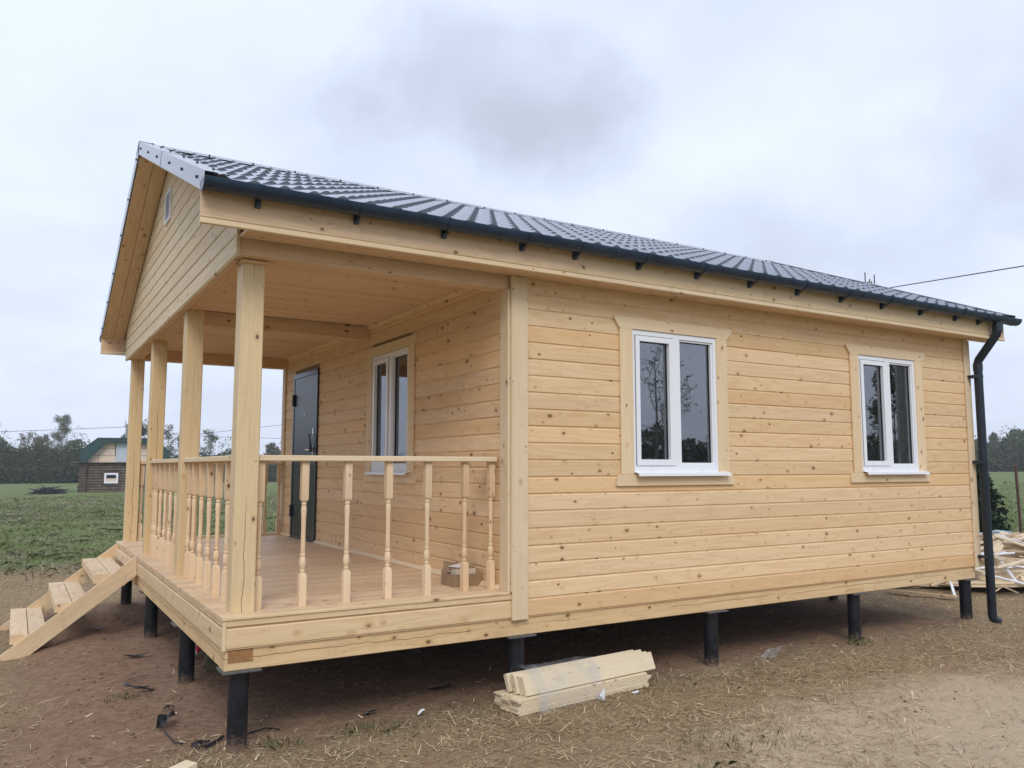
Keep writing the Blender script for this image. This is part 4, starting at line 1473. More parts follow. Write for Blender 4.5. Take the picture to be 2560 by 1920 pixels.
for k in range(190):
    ki = hr.choices(range(4), (5, 4, 3, 1.2))[0]
    nm, lb, w_, t_, (l0, l1) = kinds[ki]
    rr = math.sqrt(hr.random())
    a_ = hr.random() * 2 * math.pi
    x, y = hx + 2.2 * rr * math.cos(a_), hy + 1.4 * rr * math.sin(a_)
    ln = hr.uniform(l0, l1)
    yaw = hr.gauss(-0.35, 0.7)
    dxx, dyy = math.cos(yaw) * ln / 2, math.sin(yaw) * ln / 2
    za, zb = heap_z(x - dxx, y - dyy), heap_z(x + dxx, y + dyy)
    zm = max((za + zb) / 2, heap_z(x, y) - 0.02)
    zk = hr.uniform(-0.03, 0.07)
    white = hr.random() < 0.26
    up = (hr.gauss(0, 0.35), hr.gauss(0, 0.35), 1)
    tilt = hr.gauss(0, 0.04)
    o = plank(nm, (x - dxx, y - dyy, zm + (za - zb) * 0.4 + zk - tilt), (x + dxx, y + dyy, zm - (za - zb) * 0.4 + zk + tilt), w_ * hr.uniform(0.7, 1.3), t_ * hr.uniform(0.6, 1.2), M_WHITE if white else M_SCRAP, up=up)
    zone = min(4, int((1 - rr) * 5.5))
    tag(o, ('white-faced ' + lb.replace('pale ', '') if white else lb) + ' ' + PLACES[zone], nm, GH + ', ' + PLACES[zone])
sheet = flat_scrap('film_sheet', 'bluish plastic film spread over the top of the offcut heap', 'plastic film', 12.75, 2.45, 1.05, 0.3, M_FILMB, 0.55, 0.10, None, 41, 15, 0.5)
sheet.location.z = heap_z(12.5, 2.2) + 0.03
pb = plank('board_sheet', (14.1, 2.5, heap_z(14.1, 2.5) - 0.05), (14.4, 2.3, heap_z(14.1, 2.5) + 0.50), 0.55, 0.015, M_OLIVE, up=(-0.6, -0.8, 0.2))
tag(pb, 'grey board standing on its corner behind the offcut heap', 'board')
GL = 'planks lying flat beyond the far pile'
for k, (ax, ay, bx_, by_, lab) in enumerate([(9.0, 1.75, 9.25, 0.95, 'long plank on edge'), (9.2, 2.2, 10.4, 1.35, 'long plank laid flat'), (9.9, 2.3, 10.9, 1.05, 'narrow plank laid flat'), (10.3, 1.45, 12.0, 0.35, 'stout plank in front of the offcut heap'), (10.6, 1.2, 12.4, 0.2, 'split plank in front of the offcut heap')]):
    o = plank('loose_plank', (ax, ay, g1(ax, ay) + 0.04), (bx_, by_, g1(bx_, by_) + 0.05), 0.12, 0.03, M_SCRAP, up=(0.2 * (k % 2), 0.4 if k == 0 else 0.1, 1))
    tag(o, lab + (', lying on straw beyond the end pile' if k < 3 else ''), 'plank', GL)

# rusty post, young spruce
rp = link('rusty_post', tube_mesh('rusty_post', [(0.02, 0.01, -0.25), (0, 0, 0.4), (-0.10, -0.02, 1.72)], 0.030, M_RUST, 10), None, Matrix.Translation((18.98, 5.08, g1(18.98, 5.08))))
tag(rp, 'thin rusty steel post standing in the meadow behind the offcut heap', 'post')


# ------------------------------------------------------------------ trees
def segs_mesh(segs, mat, name, k=4):
    """branches: list of (p0, p1, r0, r1) as k-sided tubes"""
    A = np.array([s[0] for s in segs])
    B = np.array([s[1] for s in segs])
    r0 = np.array([s[2] for s in segs])[:, None]
    r1 = np.array([s[3] for s in segs])[:, None]
    D = B - A
    D /= np.linalg.norm(D, axis=1, keepdims=True) + 1e-9
    ref = np.where(np.abs(D[:, 2:3]) > 0.9, np.array([[1.0, 0, 0]]), np.array([[0, 0, 1.0]]))
    U = np.cross(D, ref)
    U /= np.linalg.norm(U, axis=1, keepdims=True)
    Vv = np.cross(D, U)
    Q = []
    for i in range(k):
        a0, a1 = 2 * math.pi * i / k, 2 * math.pi * (i + 1) / k
        d0 = U * math.cos(a0) + Vv * math.sin(a0)
        d1 = U * math.cos(a1) + Vv * math.sin(a1)
        Q.append(np.stack([A + d0 * r0, A + d1 * r0, B + d1 * r1, B + d0 * r1], 1))
    return bulk(name, np.concatenate(Q), mat)


def rand_quads(C, size, rg, flat=0.0):
    N = len(C)
    n = rg.normal(size=(N, 3))
    n[:, 2] += flat
    n /= np.linalg.norm(n, axis=1, keepdims=True)
    a = np.cross(n, rg.normal(size=(N, 3)))
    a /= np.linalg.norm(a, axis=1, keepdims=True)
    b = np.cross(n, a)
    s = (size * rg.uniform(0.6, 1.4, N))[:, None] if np.isscalar(size) else (size * rg.uniform(0.6, 1.4, N))[:, None]
    asp = rg.uniform(0.45, 0.9, N)[:, None]
    return np.stack([C - a * s * 0.5, C + b * s * asp * 0.5, C + a * s * 0.5, C - b * s * asp * 0.5], 1)


def grow(rg, h, spread, levels=4, droop=0.0, r=0.10, first=0.25, nb=9):
    segs, tips = [], []
    def limb(p, d, ln, rad, lev):
        n = 5 if lev == 0 else 3
        pts = [p]
        for i in range(n):
            d = d + rg.normal(size=3) * (0.05 if lev == 0 else 0.16)
            if lev > 0:
                d[2] += 0.10 - droop * lev * 0.25
            d = d / np.linalg.norm(d)
            q = p + d * ln / n
            ra = rad * (1 - 0.8 * i / n)
            segs.append((p, q, ra, rad * (1 - 0.8 * (i + 1) / n)))
            p = q
            pts.append(p)
            if lev >= levels - 1:
                tips.append(p)
        if lev < levels:
            cnt = nb if lev == 0 else (4 if lev == 1 else 3)
            for i in range(cnt):
                f = first + (1 - first) * (i + rg.random()) / cnt if lev == 0 else 0.25 + 0.75 * rg.random()
                k = min(int(f * n), n - 1)
                o = pts[k] + (pts[k + 1] - pts[k]) * (f * n - k)
                a = rg.random() * 2 * math.pi
                side = np.array([math.cos(a), math.sin(a), rg.uniform(0.25, 0.8)])
                nd = d * 0.55 + side * spread
                nd /= np.linalg.norm(nd)
                limb(o, nd, ln * (0.40 if lev == 0 else 0.52) * (1.15 - 0.55 * f) * rg.uniform(0.8, 1.2), rad * 0.42 * (1.1 - 0.6 * f), lev + 1)
    limb(np.zeros(3), np.array([0, 0, 1.0]), h, r, 0)
    return segs, np.array(tips)


def tree(name, label, x, y, h, seed, leaf=0.0, lsize=0.16, spread=0.7, droop=0.0, group=None, mat=None, levels=4, r=None, twig=1.0):
    rg = np.random.default_rng(seed)
    h = h * 0.75
    z0 = g1(x, y)
    t = thing(name, label, 'tree', (x, y, z0), group)
    segs, tips = grow(rg, h, spread, levels, droop, r or h * 0.013)
    M = Matrix.Translation((x, y, z0 - 0.1))
    link('trunk', segs_mesh([s for s in segs if s[2] > h * 0.004], M_BARK, 'trunk', 6), t, M)
    tw = [(a, b, max(c, 0.012 * twig), max(d, 0.008 * twig)) for a, b, c, d in segs if c <= h * 0.004]
    if tw:
        link('twigs', segs_mesh(tw, M_BARK, 'twigs', 3), t, M)
    if leaf > 0:
        k = int(leaf * len(tips))
        C = tips[rg.integers(0, len(tips), k)] + rg.normal(size=(k, 3)) * h * 0.030
        link('crown', bulk('crown', rand_quads(C, lsize, rg), mat or M_BIRCH), t, M)
    return t


GT = 'trees along the far edge of the field'
tree('birch_tree', 'tall airy birch with thin new leaves behind the log cabin side', 4.2, 119.0, 9.6, 11, 5.0, 0.13, 0.75, group=GT, twig=1.6)
tree('bare_tree', 'slender nearly bare tree above the far thicket', -0.2, 122.0, 7.6, 12, 0.5, 0.2, 0.45, group=GT, twig=1.3)
tree('leafy_tree', 'darker leafy tree rising behind the log cabin roof', 11.6, 113.0, 8.6, 13, 6.0, 0.14, 0.65, group=GT, mat=M_WOODFAR)
tree('bare_tree', 'bare upright tree seen between the far porch posts', 14.1, 115.0, 9.6, 14, 0.4, 0.2, 0.4, group=GT, twig=1.3)
tree('bare_tree', 'wide bare tree with many fine stems over the thicket', 16.9, 113.0, 8.2, 15, 0.6, 0.2, 0.5, group=GT, twig=1.2)
tree('bare_tree', 'bare multi-stemmed tree beside the wide bare one', 18.6, 114.5, 7.3, 16, 0.6, 0.2, 0.5, group=GT, twig=1.2)
tree('bare_tree', 'leafless tree with open crown over green thicket', 21.4, 111.0, 8.1, 17, 0.8, 0.2, 0.6, group=GT, twig=1.3)
tree('leafy_tree', 'low rounded leafy tree with pale new leaves by the porch corner', 28.6, 106.0, 5.9, 18, 6.0, 0.14, 0.8, group=GT)
tree('leafy_tree', 'bushy tree with pale leaves next to the low rounded one', 31.0, 106.0, 6.6, 19, 6.0, 0.14, 0.8, group=GT)
tree('leafy_tree', 'small shrubby tree at the left end of the thicket', -3.5, 115.0, 6.0, 20, 6.0, 0.14, 0.8, group=GT)
tree('leafy_tree', 'grey-green shrubby tree next to the slender bare one', 1.8, 116.0, 6.6, 27, 6.0, 0.14, 0.8, group=GT)
GR_ = 'trees along the wood beyond the meadow'
tree('birch_tree', 'pale forked birch rising above the wood behind the downpipe', 128.0, 63.5, 6.0, 21, 3.0, 0.22, 0.5, group=GR_, twig=2.0)
tree('birch_tree', 'pale birch crown above the wood behind the rusty post', 133.0, 58.5, 5.9, 22, 4.0, 0.24, 0.5, group=GR_, twig=2.0)
tree('leafy_tree', 'rounded green tree top at the edge of the wood', 131.0, 53.0, 5.8, 23, 7.0, 0.26, 0.6, group=GR_, mat=M_WOODFAR)
# trees on the open side of the yard; the windows reflect them
tree('bare_tree', 'large bare tree with drooping branches in the open yard', 19.5, -18.5, 8.2, 24, 0.3, 0.08, 0.8, 0.25, twig=0.9)
tree('leafy_tree', 'feathery leafy tree in the open yard', 31.0, -16.0, 7.2, 25, 2.2, 0.16, 0.30)


# far-off thicket round the fields: one mass of foliage
def thicket(pale=False):
    rg = np.random.default_rng(5)
    C, S = [], []
    def belt(xa, ya, xb, yb, hgt, depth, dens, size, hv=0.3):
        ln = math.hypot(xb - xa, yb - ya)
        n = int(ln * hgt * dens)
        f = rg.random(n)
        k = np.array([math.sin(i * 1.7) for i in range(9)])
        top = hgt * (1 + hv * (0.5 * np.sin(f * ln * 0.22 + k[1]) + 0.35 * np.sin(f * ln * 0.61 + 2) + 0.3 * np.sin(f * ln * 1.37 + 1)))
        dd = rg.random(n)
        prof = np.clip(dd / 0.35, 0.25, 1) ** 0.6
        zz = rg.random(n) ** 0.85 * top * prof
        nx_, ny_ = -(yb - ya) / ln, (xb - xa) / ln
        off = (dd - 0.5) * depth + rg.normal(size=n) * 0.25
        x = xa + (xb - xa) * f + nx_ * off
        y = ya + (yb - ya) * f + ny_ * off
        C.append(np.stack([x, y, gz(x, y) + zz], 1))
        S.append(np.full(n, size))
    # dense inner foliage first, finer leaves over it
    belt(-60, 113, -2, 112, 3.6, 4, 14, 0.95)
    belt(-4, 112, 14, 110, 3.6, 4, 26, 0.85, 0.2)
    belt(14, 109, 45, 104, 2.9, 4, 26, 0.85)
    belt(114, 86, 150, 28, 4.1, 6, 24, 0.95, 0.2)
    belt(-60, 112, -2, 111, 4.3, 7, 120, 0.34, 0.5)
    belt(-4, 111, 14, 109, 4.2, 7, 260, 0.28, 0.42)
    belt(14, 108, 45, 103, 3.4, 7, 230, 0.28, 0.45)
    belt(45, 103, 120, 90, 5.0, 8, 30, 0.7)
    belt(112, 84, 148, 26, 4.8, 12, 200, 0.40, 0.4)
    belt(148, 26, 120, -60, 6.6, 12, 18, 1.0)
    belt(120, -60, 20, -95, 6.4, 10, 22, 0.9)
    belt(20, -95, -60, -70, 6.4, 10, 22, 0.9)
    belt(-60, -70, -85, 40, 6.0, 8, 14, 1.0)
    belt(-85, 40, -60, 112, 5.0, 8, 14, 1.0)
    if pale:
        C.clear(); S.clear()
        belt(-60, 114, -2, 113, 5.6, 6, 26, 0.22, 0.5)
        belt(-4, 113, 14, 111, 5.4, 6, 40, 0.20, 0.5)
        belt(14, 110, 45, 105, 4.6, 6, 40, 0.20, 0.5)
        belt(114, 86, 150, 28, 5.6, 8, 30, 0.26, 0.35)
    C_ = np.concatenate(C)
    S_ = np.concatenate(S)
    V = rand_quads(C_, S_, rg)
    if pale:
        tag(link('scrub', bulk('scrub', V, M_BIRCH)), 'pale thin scrub in new leaf over the far thicket', 'scrub', kind='stuff')
        return
    tag(link('thicket', bulk('thicket', V, M_WOODFAR)), 'dense dark green thicket along the edge of the fields', 'thicket', kind='stuff')


thicket()
thicket(True)


def spruce(x, y, h, seed):
    rg = np.random.default_rng(seed)
    z0 = g1(x, y)
    t = thing('young_spruce', 'young dark green spruce growing beside the downpipe end of the yard', 'tree', (x, y, z0))
    M = Matrix.Translation((x, y, z0 - 0.05))
    link('trunk', tube_mesh('trunk', [(0, 0, 0), (0.01, 0, h * 0.6), (0, 0, h)], [h * 0.03, h * 0.016, h * 0.003], M_BARK, 8), t, M)
    segs, C = [], []
    for k in range(70):
        f = 0.05 + 0.93 * (k / 70)
        zz = f * h
        ln = (1 - f) ** 0.8 * h * 0.42 * rg.uniform(0.75, 1.1) + 0.03
        a = k * 2.4 + rg.normal() * 0.2
        p = np.array([0, 0, zz])
        q = p + np.array([math.cos(a) * ln, math.sin(a) * ln, ln * rg.uniform(0.0, 0.3)])
        segs.append((p, q, 0.010, 0.003))
        m = int(30 + 170 * ln)
        tt = rg.random(m)
        C.append(p + (q - p) * tt[:, None] + rg.normal(size=(m, 3)) * (0.03 + 0.06 * ln * (1 - tt))[:, None])
    C = np.concatenate(C)
    link('branches', segs_mesh(segs, M_BARK, 'branches', 3), t, M)
    link('crown', bulk('crown', rand_quads(C, 0.085, rg), M_NEEDLE), t, M)


spruce(18.75, 5.85, 1.85, 31)


# ------------------------------------------------------------------ log cabin across the field
cx0, cy0 = 3.25, 66.3
cz0 = g1(cx0 + 3, cy0) - 0.06
cab = thing('log_cabin', 'old log cabin with green metal roof and boarded gable across the field', 'cabin', (cx0 + 3.2, cy0, cz0))
ang = -0.12
MC = Matrix.Translation((cx0 + 0.20, cy0 + 0.2, cz0)) @ Matrix.Rotation(ang, 4, 'Z')
CWd, CDp, CH = 5.75, 6.0, 2.35


def cb(name, x0, x1, y0, y1, z0, z1, mat, par, ax='x'):
    dxx, dyy, dzz = x1 - x0, y1 - y0, z1 - z0
    me = chbox(dxx, dyy, dzz, mat, 0.01) if ax == 'x' else (chbox(dyy, dxx, dzz, mat, 0.01) if ax == 'y' else chbox(dzz, dyy, dxx, mat, 0.01))
    return link(name, me, par, MC @ Matrix.Translation(((x0 + x1) / 2, (y0 + y1) / 2, (z0 + z1) / 2)) @ ROT[ax])


cw0, cw1, cz_0, cz_1 = 1.46, 2.44, 0.72, 1.52     # window opening
cd0, cd1 = 4.40, 5.10                             # door opening
wallf = cb('wall', 0.05, CWd - 0.05, 0.12, 0.2, 0, CH, M_LOG, cab)
for k in range(11):
    z_ = 0.10 + k * 0.21
    r_ = 0.115
    runs = [(-0.28, CWd + 0.28)]
    if z_ + 0.06 > cz_0 and z_ - 0.06 < cz_1:
        runs = [(-0.28, cw0 - 0.05), (cw1 + 0.05, CWd + 0.28)]
    for a, b in runs:
        ex = 0.12 * random.random()
        link('log', tube_mesh('log', [(a - ex if a < 0 else a, 0.1, z_), (b, 0.1, z_)], r_, M_LOG, 10), wallf, MC)
    for xx in (0.1, CWd - 0.1):
        link('log', tube_mesh('log', [(xx, -0.26 - 0.1 * random.random(), z_ + 0.10), (xx, CDp, z_ + 0.10)], r_, M_LOGEND, 10), wallf, MC)
wb = cb('wall', 0.05, CWd - 0.05, CDp - 0.15, CDp, 0, CH, M_LOG, cab)
cwin = link('window', wall_mesh('window', cw0 - 0.12, cw1 + 0.12, cz_0 - 0.12, cz_1 + 0.12, [(cw0 + 0.02, cw1 - 0.02, cz_0 + 0.02, cz_1 - 0.02)], lambda u, v, t: (u, t, v), -0.09, -0.02, M_LOGEND), cab, MC)
link('frame', wall_mesh('frame', cw0, cw1, cz_0, cz_1, [(cw0 + 0.14, cw1 - 0.14, cz_0 + 0.14, cz_1 - 0.14)], lambda u, v, t: (u, t, v), -0.11, 0.0, M_PVC), cwin, MC)
link('pane', mesh('pane', [(cw0 + .1, -0.05, cz_0 + .1), (cw1 - .1, -0.05, cz_0 + .1), (cw1 - .1, -0.05, cz_1 - .1), (cw0 + .1, -0.05, cz_1 - .1)], [(0, 1, 2, 3)], plain('dark_pane', (0.02, 0.025, 0.03), 0.1)), cwin, MC)
cb('curtain', cw0 + 0.14, cw1 - 0.14, -0.062, -0.054, cz_0 + 0.14, cz_0 + 0.38, M_OSB, cwin)
cdoor = cb('door', cd0, cd1, -0.06, 0.0, 0.15, 2.1, M_WHITE, cab, 'z')
# gable: boarded trapezium
GH_ = 1.60
gw = link('gable', poly_mesh('gable', [(0.05, CH), (CWd - 0.05, CH), (CWd - 1.5, CH + GH_), (1.5, CH + GH_)], lambda u, v, t: (u, t, v), -0.02, 0.05, M_OSB), cab, MC)
for z_ in (CH + 0.55, CH + 1.10):
    dx_ = 1.45 * (z_ - CH) / GH_
    cb('batten', 0.1 + dx_, CWd - 0.1 - dx_, -0.03, -0.021, z_ - 0.012, z_ + 0.012, M_LOGEND, gw)
for xx in (1.0, 4.7):
    cb('batten', xx - 0.012, xx + 0.012, -0.03, -0.021, CH + 0.02, CH + 0.60, M_LOGEND, gw, 'z')
hatch = cb('hatch', 2.2, 3.02, -0.06, -0.022, CH + 0.05, CH + 1.54, plain('pale_hatch', (0.46, 0.50, 0.56), 0.6), gw, 'z')
cb('hatch_edge', 3.03, 3.09, -0.07, -0.022, CH + 0.05, CH + 1.54, M_SEAL, gw, 'z')
cb('hatch_edge', 2.13, 2.19, -0.07, -0.022, CH + 0.5, CH + 1.54, M_LOGEND, gw, 'z')
cb('eave_board', -0.9, CWd + 0.25, -0.28, -0.04, CH - 0.03, CH + 0.02, M_OLIVE, cab)
for side in (0, 1):
    fx = (lambda u: u) if side == 0 else (lambda u: CWd - u)
    pts = [(fx(-0.22), CH - 0.02), (fx(-0.32), CH + 0.85), (fx(0.90), CH + 1.86), (fx(1.30), CH + 1.86), (fx(1.58), CH + GH_), (fx(0.06), CH - 0.02)]
    link('verge', poly_mesh('verge', pts, lambda u, v, t: (u, t, v), -0.55, -0.03, M_GREENROOF), cab, MC)
    for (u0, v0), (u1, v1) in (((-0.26, CH - 0.02), (-0.36, CH + 0.87)), ((-0.36, CH + 0.87), (0.90, CH + 1.92)), ((0.90, CH + 1.92), (CWd / 2, CH + 1.92))):
        p_ = [(fx(u0), v0), (fx(u1), v1), (fx(u1), v1 - 0.06), (fx(u0) + (0.05 if side == 0 else -0.05), v0)]
        link('roof', poly_mesh('roof', p_, lambda u, v, t: (u, t, v), -0.60, CDp + 0.5, M_GREENROOF), cab, MC)
link('verge', poly_mesh('verge', [(1.28, CH + GH_ - 0.02), (CWd - 1.28, CH + GH_ - 0.02), (CWd - 1.28, CH + 1.86), (1.28, CH + 1.86)], lambda u, v, t: (u, t, v), -0.53, -0.03, M_GREENROOF), cab, MC)

# heap of dark brushwood in the field
rgb_ = np.random.default_rng(77)
bxh, byh = 1.0, 63.0
zbh = g1(bxh, byh)
segs = []
for k in range(260):
    r_ = rgb_.random() ** 0.6
    a = rgb_.random() * 6.28
    c_ = np.array([0.8 * r_ * math.cos(a), 0.6 * r_ * math.sin(a), 0.45 * (1 - r_ ** 2) * rgb_.random() + 0.03])
    d_ = rgb_.normal(size=3) * np.array([0.35, 0.35, 0.12])
    segs.append((c_ - d_, c_ + d_, 0.025, 0.012))
tag(link('brushwood_heap', segs_mesh(segs, M_TWIG, 'brushwood_heap', 4), None, Matrix.Translation((bxh, byh, zbh))), 'dark heap of brushwood in the meadow beside the log cabin', 'heap')


# ------------------------------------------------------------------ power poles and lines
def wire_mesh(pts, r):
    return tube_mesh('wire', pts, r, M_CABLE, 5, True, False)


def sag(a, b, s, n=14):
    a, b = Vector(a), Vector(b)
    return [a.lerp(b, i / n) - Vector((0, 0, 4 * s * (i / n) * (1 - i / n))) for i in range(n + 1)]


def pole(label, x, y, top, r=0.11, arm_dir=(1, 0, 0)):
    z0 = g1(x, y)
    t = thing('utility_pole', label, 'utility pole', (x, y, z0), 'poles carrying the power line')
    link('shaft', tube_mesh('shaft', [(x, y, z0 - 0.3), (x, y, top)], [r * 1.4, r], M_CONC, 8), t)
    a = Vector(arm_dir).normalized()
    for k, o_ in enumerate((-0.16, 0.0, 0.17)):
        q = Vector((x, y, top)) + a * o_
        link('insulator', tube_mesh('insulator', [q - Vector((0, 0, 0.30)), q + Vector((0, 0, 0.10 + 0.28 * (k == 0) + 0.16 * (k == 2)))], 0.022, M_CABLE, 6), t)
    wb_ = plank('crossarm', Vector((x, y, top - 0.18)) - a * 0.3, Vector((x, y, top - 0.18)) + a * 0.3, 0.07, 0.07, M_CONC, t)
    return t


pR = pole('concrete utility pole standing behind the house roof', 27.25, 14.4, 8.50, 0.10, (0.55, -0.83, 0))
link('wire', wire_mesh(sag((27.25, 14.3, 8.12), (23.98, 7.07, 7.13 + 0.0), 0.0) + sag((23.98, 7.07, 7.13), (17.6, -7.0, 5.3), 0.0)[1:], 0.018), pR)
pS = pole('concrete utility pole at the open side of the yard', 17.6, -7.0, 5.6, 0.10, (0.85, 0.5, 0))
pL = pole('utility pole beyond the log cabin roof', 8.1, 83.2, 5.45, 0.10, (0.85, -0.5, 0))
link('wire', wire_mesh(sag((8.1, 83.2, 5.2), (-28.0, 95.5, 3.9), 0.25), 0.022), pL)
link('wire', wire_mesh([(8.1, 83.2, 5.05), (11.2, 81.0, 4.60), (14.3, 79.13, 4.50), (16.84, 77.54, 4.82), (21.1, 74.9, 5.38), (26.2, 71.7, 6.2)], 0.018), pL)
link('wire', wire_mesh([(8.1, 83.2, 4.75), (12.7, 82.4, 4.47), (16.7, 80.0, 4.24), (21.7, 77.0, 4.12), (26.2, 71.7, 4.3)], 0.018), pL)
pole('tall utility pole beyond the house', 26.2, 71.7, 6.6, 0.10, (0.85, -0.5, 0))


# ------------------------------------------------------------------ straw, chips, clods, grass
def in_poly_bare(x, y):
    """0..1 where the soil is bare"""
    bd_ = np.maximum(np.abs(x - 3.45) - 4.35, np.abs(y - 3.25) - 3.05) + 0.35 * wav(x, y, 2.3, 0.7)
    a = 1 - sstep((bd_ + 0.12) / 0.5)
    p_ = ((x + 0.75) / 0.75) ** 2 + ((y - 1.0) / 1.1) ** 2 + 0.8 * wav(x, y, 2.3, 0.7)
    b = 0.85 * (1 - sstep((p_ - 0.4) / 1.1))
    d = ((x - 4.3) / 2.1) ** 2 + ((y + 2.0) / 0.95) ** 2
    c = 0.45 * (1 - sstep((d - 0.3) / 1.3))
    return np.maximum(np.maximum(a, b), c)


def camera_weighted(n, x0, x1, y0, y1, dmin=2.4, power=1.5):
    """points in a rectangle, denser near the camera spot"""
    out = []
    got = 0
    while got < n:
        x = rng.uniform(x0, x1, n * 2)
        y = rng.uniform(y0, y1, n * 2)
        d = np.hypot(x + 1.14, y + 5.2)
        keep = rng.random(n * 2) < np.clip((dmin + 1.5) / d, 0, 1) ** power
        pts = np.stack([x[keep], y[keep]], 1)
        out.append(pts)
        got += len(pts)
    return np.concatenate(out)[:n]


def blades_flat(pts, ln, wd, tilt, lift):
    N = len(pts)
    a = rng.uniform(0, 2 * math.pi, N)
    L_ = ln * rng.uniform(0.3, 1.3, N)
    w_ = wd * rng.uniform(0.5, 1.4, N)
    el = np.abs(rng.normal(0, tilt, N))
    el = np.minimum(el, 1.1)
    dx_, dy_ = np.cos(a) * np.cos(el), np.sin(a) * np.cos(el)
    nx_, ny_ = -np.sin(a), np.cos(a)
    z0 = gz(pts[:, 0], pts[:, 1]) + 0.001 + lift * rng.random(N)
    ex, ey = pts[:, 0] + dx_ * L_, pts[:, 1] + dy_ * L_
    z1 = np.maximum(z0 + np.sin(el) * L_, gz(ex, ey) + 0.002)
    b = np.stack([pts[:, 0], pts[:, 1], z0], 1)
    e = np.stack([ex, ey, z1], 1)
    nn = np.stack([nx_ * w_ / 2, ny_ * w_ / 2, 0.3 * w_ * (rng.random(N) - 0.5)], 1)
    return np.stack([b - nn, b + nn, e + nn * 0.6, e - nn * 0.6], 1)


def scatter_straw():
    pts = camera_weighted(420000, -4.5, 16, -5.0, 11.5, 2.6, 1.55)
    d = 1 - 0.93 * in_poly_bare(pts[:, 0], pts[:, 1])
    patch = 0.55 + 0.9 * wav(pts[:, 0], pts[:, 1], 1.9, 3.1) + 0.8 * wav(pts[:, 0], pts[:, 1], 5.1, 1.1) + 0.5 * wav(pts[:, 0], pts[:, 1], 11.0, 0.6)
    keep = rng.random(len(pts)) < d * np.clip(patch, 0.12, 1)
    pts = pts[keep]
    dist = np.hypot(pts[:, 0] + 1.14, pts[:, 1] + 5.2)
    V = blades_flat(pts, 0.060, 0.0036, 0.26, 0.010)
    tag(link('straw', bulk('straw', V, M_STRAW)), 'dry straw and dead grass littering the yard', 'straw', kind='stuff')
    # longer stalks
    k = rng.random(len(pts)) < 0.035
    V = blades_flat(pts[k], 0.15, 0.0046, 0.16, 0.012)
    tag(link('straw_stalks', bulk('straw_stalks', V, M_STRAW)), 'longer pale straw stalks lying about the yard', 'straw', kind='stuff')
    k = rng.random(len(pts)) < 0.05
    V = blades_flat(pts[k] + rng.normal(0, 0.02, (int(k.sum()), 2)), 0.07, 0.0042, 0.10, 0.006)
    tag(link('dead_twigs', bulk('dead_twigs', V, M_CLOD)), 'thin brown stems and twigs lying in the straw', 'twigs', kind='stuff')
    # pale splinters
    c = camera_weighted(800, -2.5, 11, -3.5, 2.0, 2.6, 1.4)
    V = blades_flat(c, 0.055, 0.012, 0.15, 0.012)
    tag(link('wood_splinters', bulk('wood_splinters', V, M_CHIP)), 'pale wood splinters scattered in the straw', 'wood splinters', kind='stuff')


def scatter_clods():
    pts = camera_weighted(15000, -2.5, 9, -2.5, 6.5, 3.0, 1.2)
    keep = rng.random(len(pts)) < np.where(pts[:, 1] > -0.6, 0.15 + 0.85 * in_poly_bare(pts[:, 0], pts[:, 1]), 0.12)
    pts = pts[keep]
    N = len(pts)
    s = 0.004 + 0.018 * rng.random(N) ** 6
    z = gz(pts[:, 0], pts[:, 1])
    base = np.array([[1, 0, 0.1], [0.1, 1, 0.15], [-1, 0.1, 0.1], [-0.1, -1, 0.15], [0.1, 0.05, 0.75], [0, 0, -0.6]])
    idx = [(0, 1, 4), (1, 2, 4), (2, 3, 4), (3, 0, 4), (1, 0, 5), (2, 1, 5), (3, 2, 5), (0, 3, 5)]
    th = rng.uniform(0, 6.28, N)
    R = np.stack([np.stack([np.cos(th), -np.sin(th)], 1), np.stack([np.sin(th), np.cos(th)], 1)], 1)
    vs6 = np.repeat(base[None], N, 0) * s[:, None, None] * (0.6 + 0.7 * rng.random((N, 6, 3)))
    xy = np.einsum('nij,nkj->nki', R, vs6[:, :, :2])
    v6 = np.concatenate([xy + pts[:, None, :], vs6[:, :, 2:] + z[:, None, None]], 2)
    V = v6.reshape(-1, 3)
    F = (np.arange(N)[:, None, None] * 6 + np.array(idx)[None]).reshape(-1, 3)
    me = bpy.data.meshes.new('earth_clods')
    me.from_pydata(V.tolist(), [], F.tolist())
    me.materials.append(M_CLOD)
    me.shade_smooth()
    tag(link('earth_clods', me), 'small crumbs of reddish earth under the house', 'earth', kind='stuff')


def grass_blades(pts, h, w, lean, mat, name, label):
    N = len(pts)
    a = rng.uniform(0, 2 * math.pi, N)
    hh = h * rng.uniform(0.35, 1.25, N) * np.clip(1.0 + 1.1 * wav(pts[:, 0], pts[:, 1], 1.3, 0.9) + 0.6 * wav(pts[:, 0], pts[:, 1], 3.7, 2.9), 0.35, 2.0)
    ww = w * rng.uniform(0.6, 1.3, N)
    le = np.abs(rng.normal(0, lean, N))
    dxy = np.stack([np.cos(a), np.sin(a)], 1)
    f = rng.uniform(0, 2 * math.pi, N)
    s = np.stack([np.cos(f), np.sin(f), np.zeros(N)], 1) * (ww / 2)[:, None]
    z = gz(pts[:, 0], pts[:, 1])
    b = np.stack([pts[:, 0], pts[:, 1], z - 0.005], 1)
    m = b + np.concatenate([dxy * (hh * le * 0.35)[:, None], (hh * 0.6)[:, None]], 1)
    t = b + np.concatenate([dxy * (hh * le)[:, None], (hh * (1 - 0.25 * np.minimum(le, 1.5)))[:, None]], 1)
    V1 = np.stack([b - s, b + s, m + s * 0.8, m - s * 0.8], 1)
    V2 = np.stack([m - s * 0.8, m + s * 0.8, t + s * 0.12, t - s * 0.12], 1)
    # joined so that both halves of a blade share one colour
    V = np.concatenate([V1, V2], 1)
    V = V[:, [0, 1, 2, 6, 7, 3], :]
    tag(link(name, bulk(name, V, mat)), label, 'grass', kind='stuff')


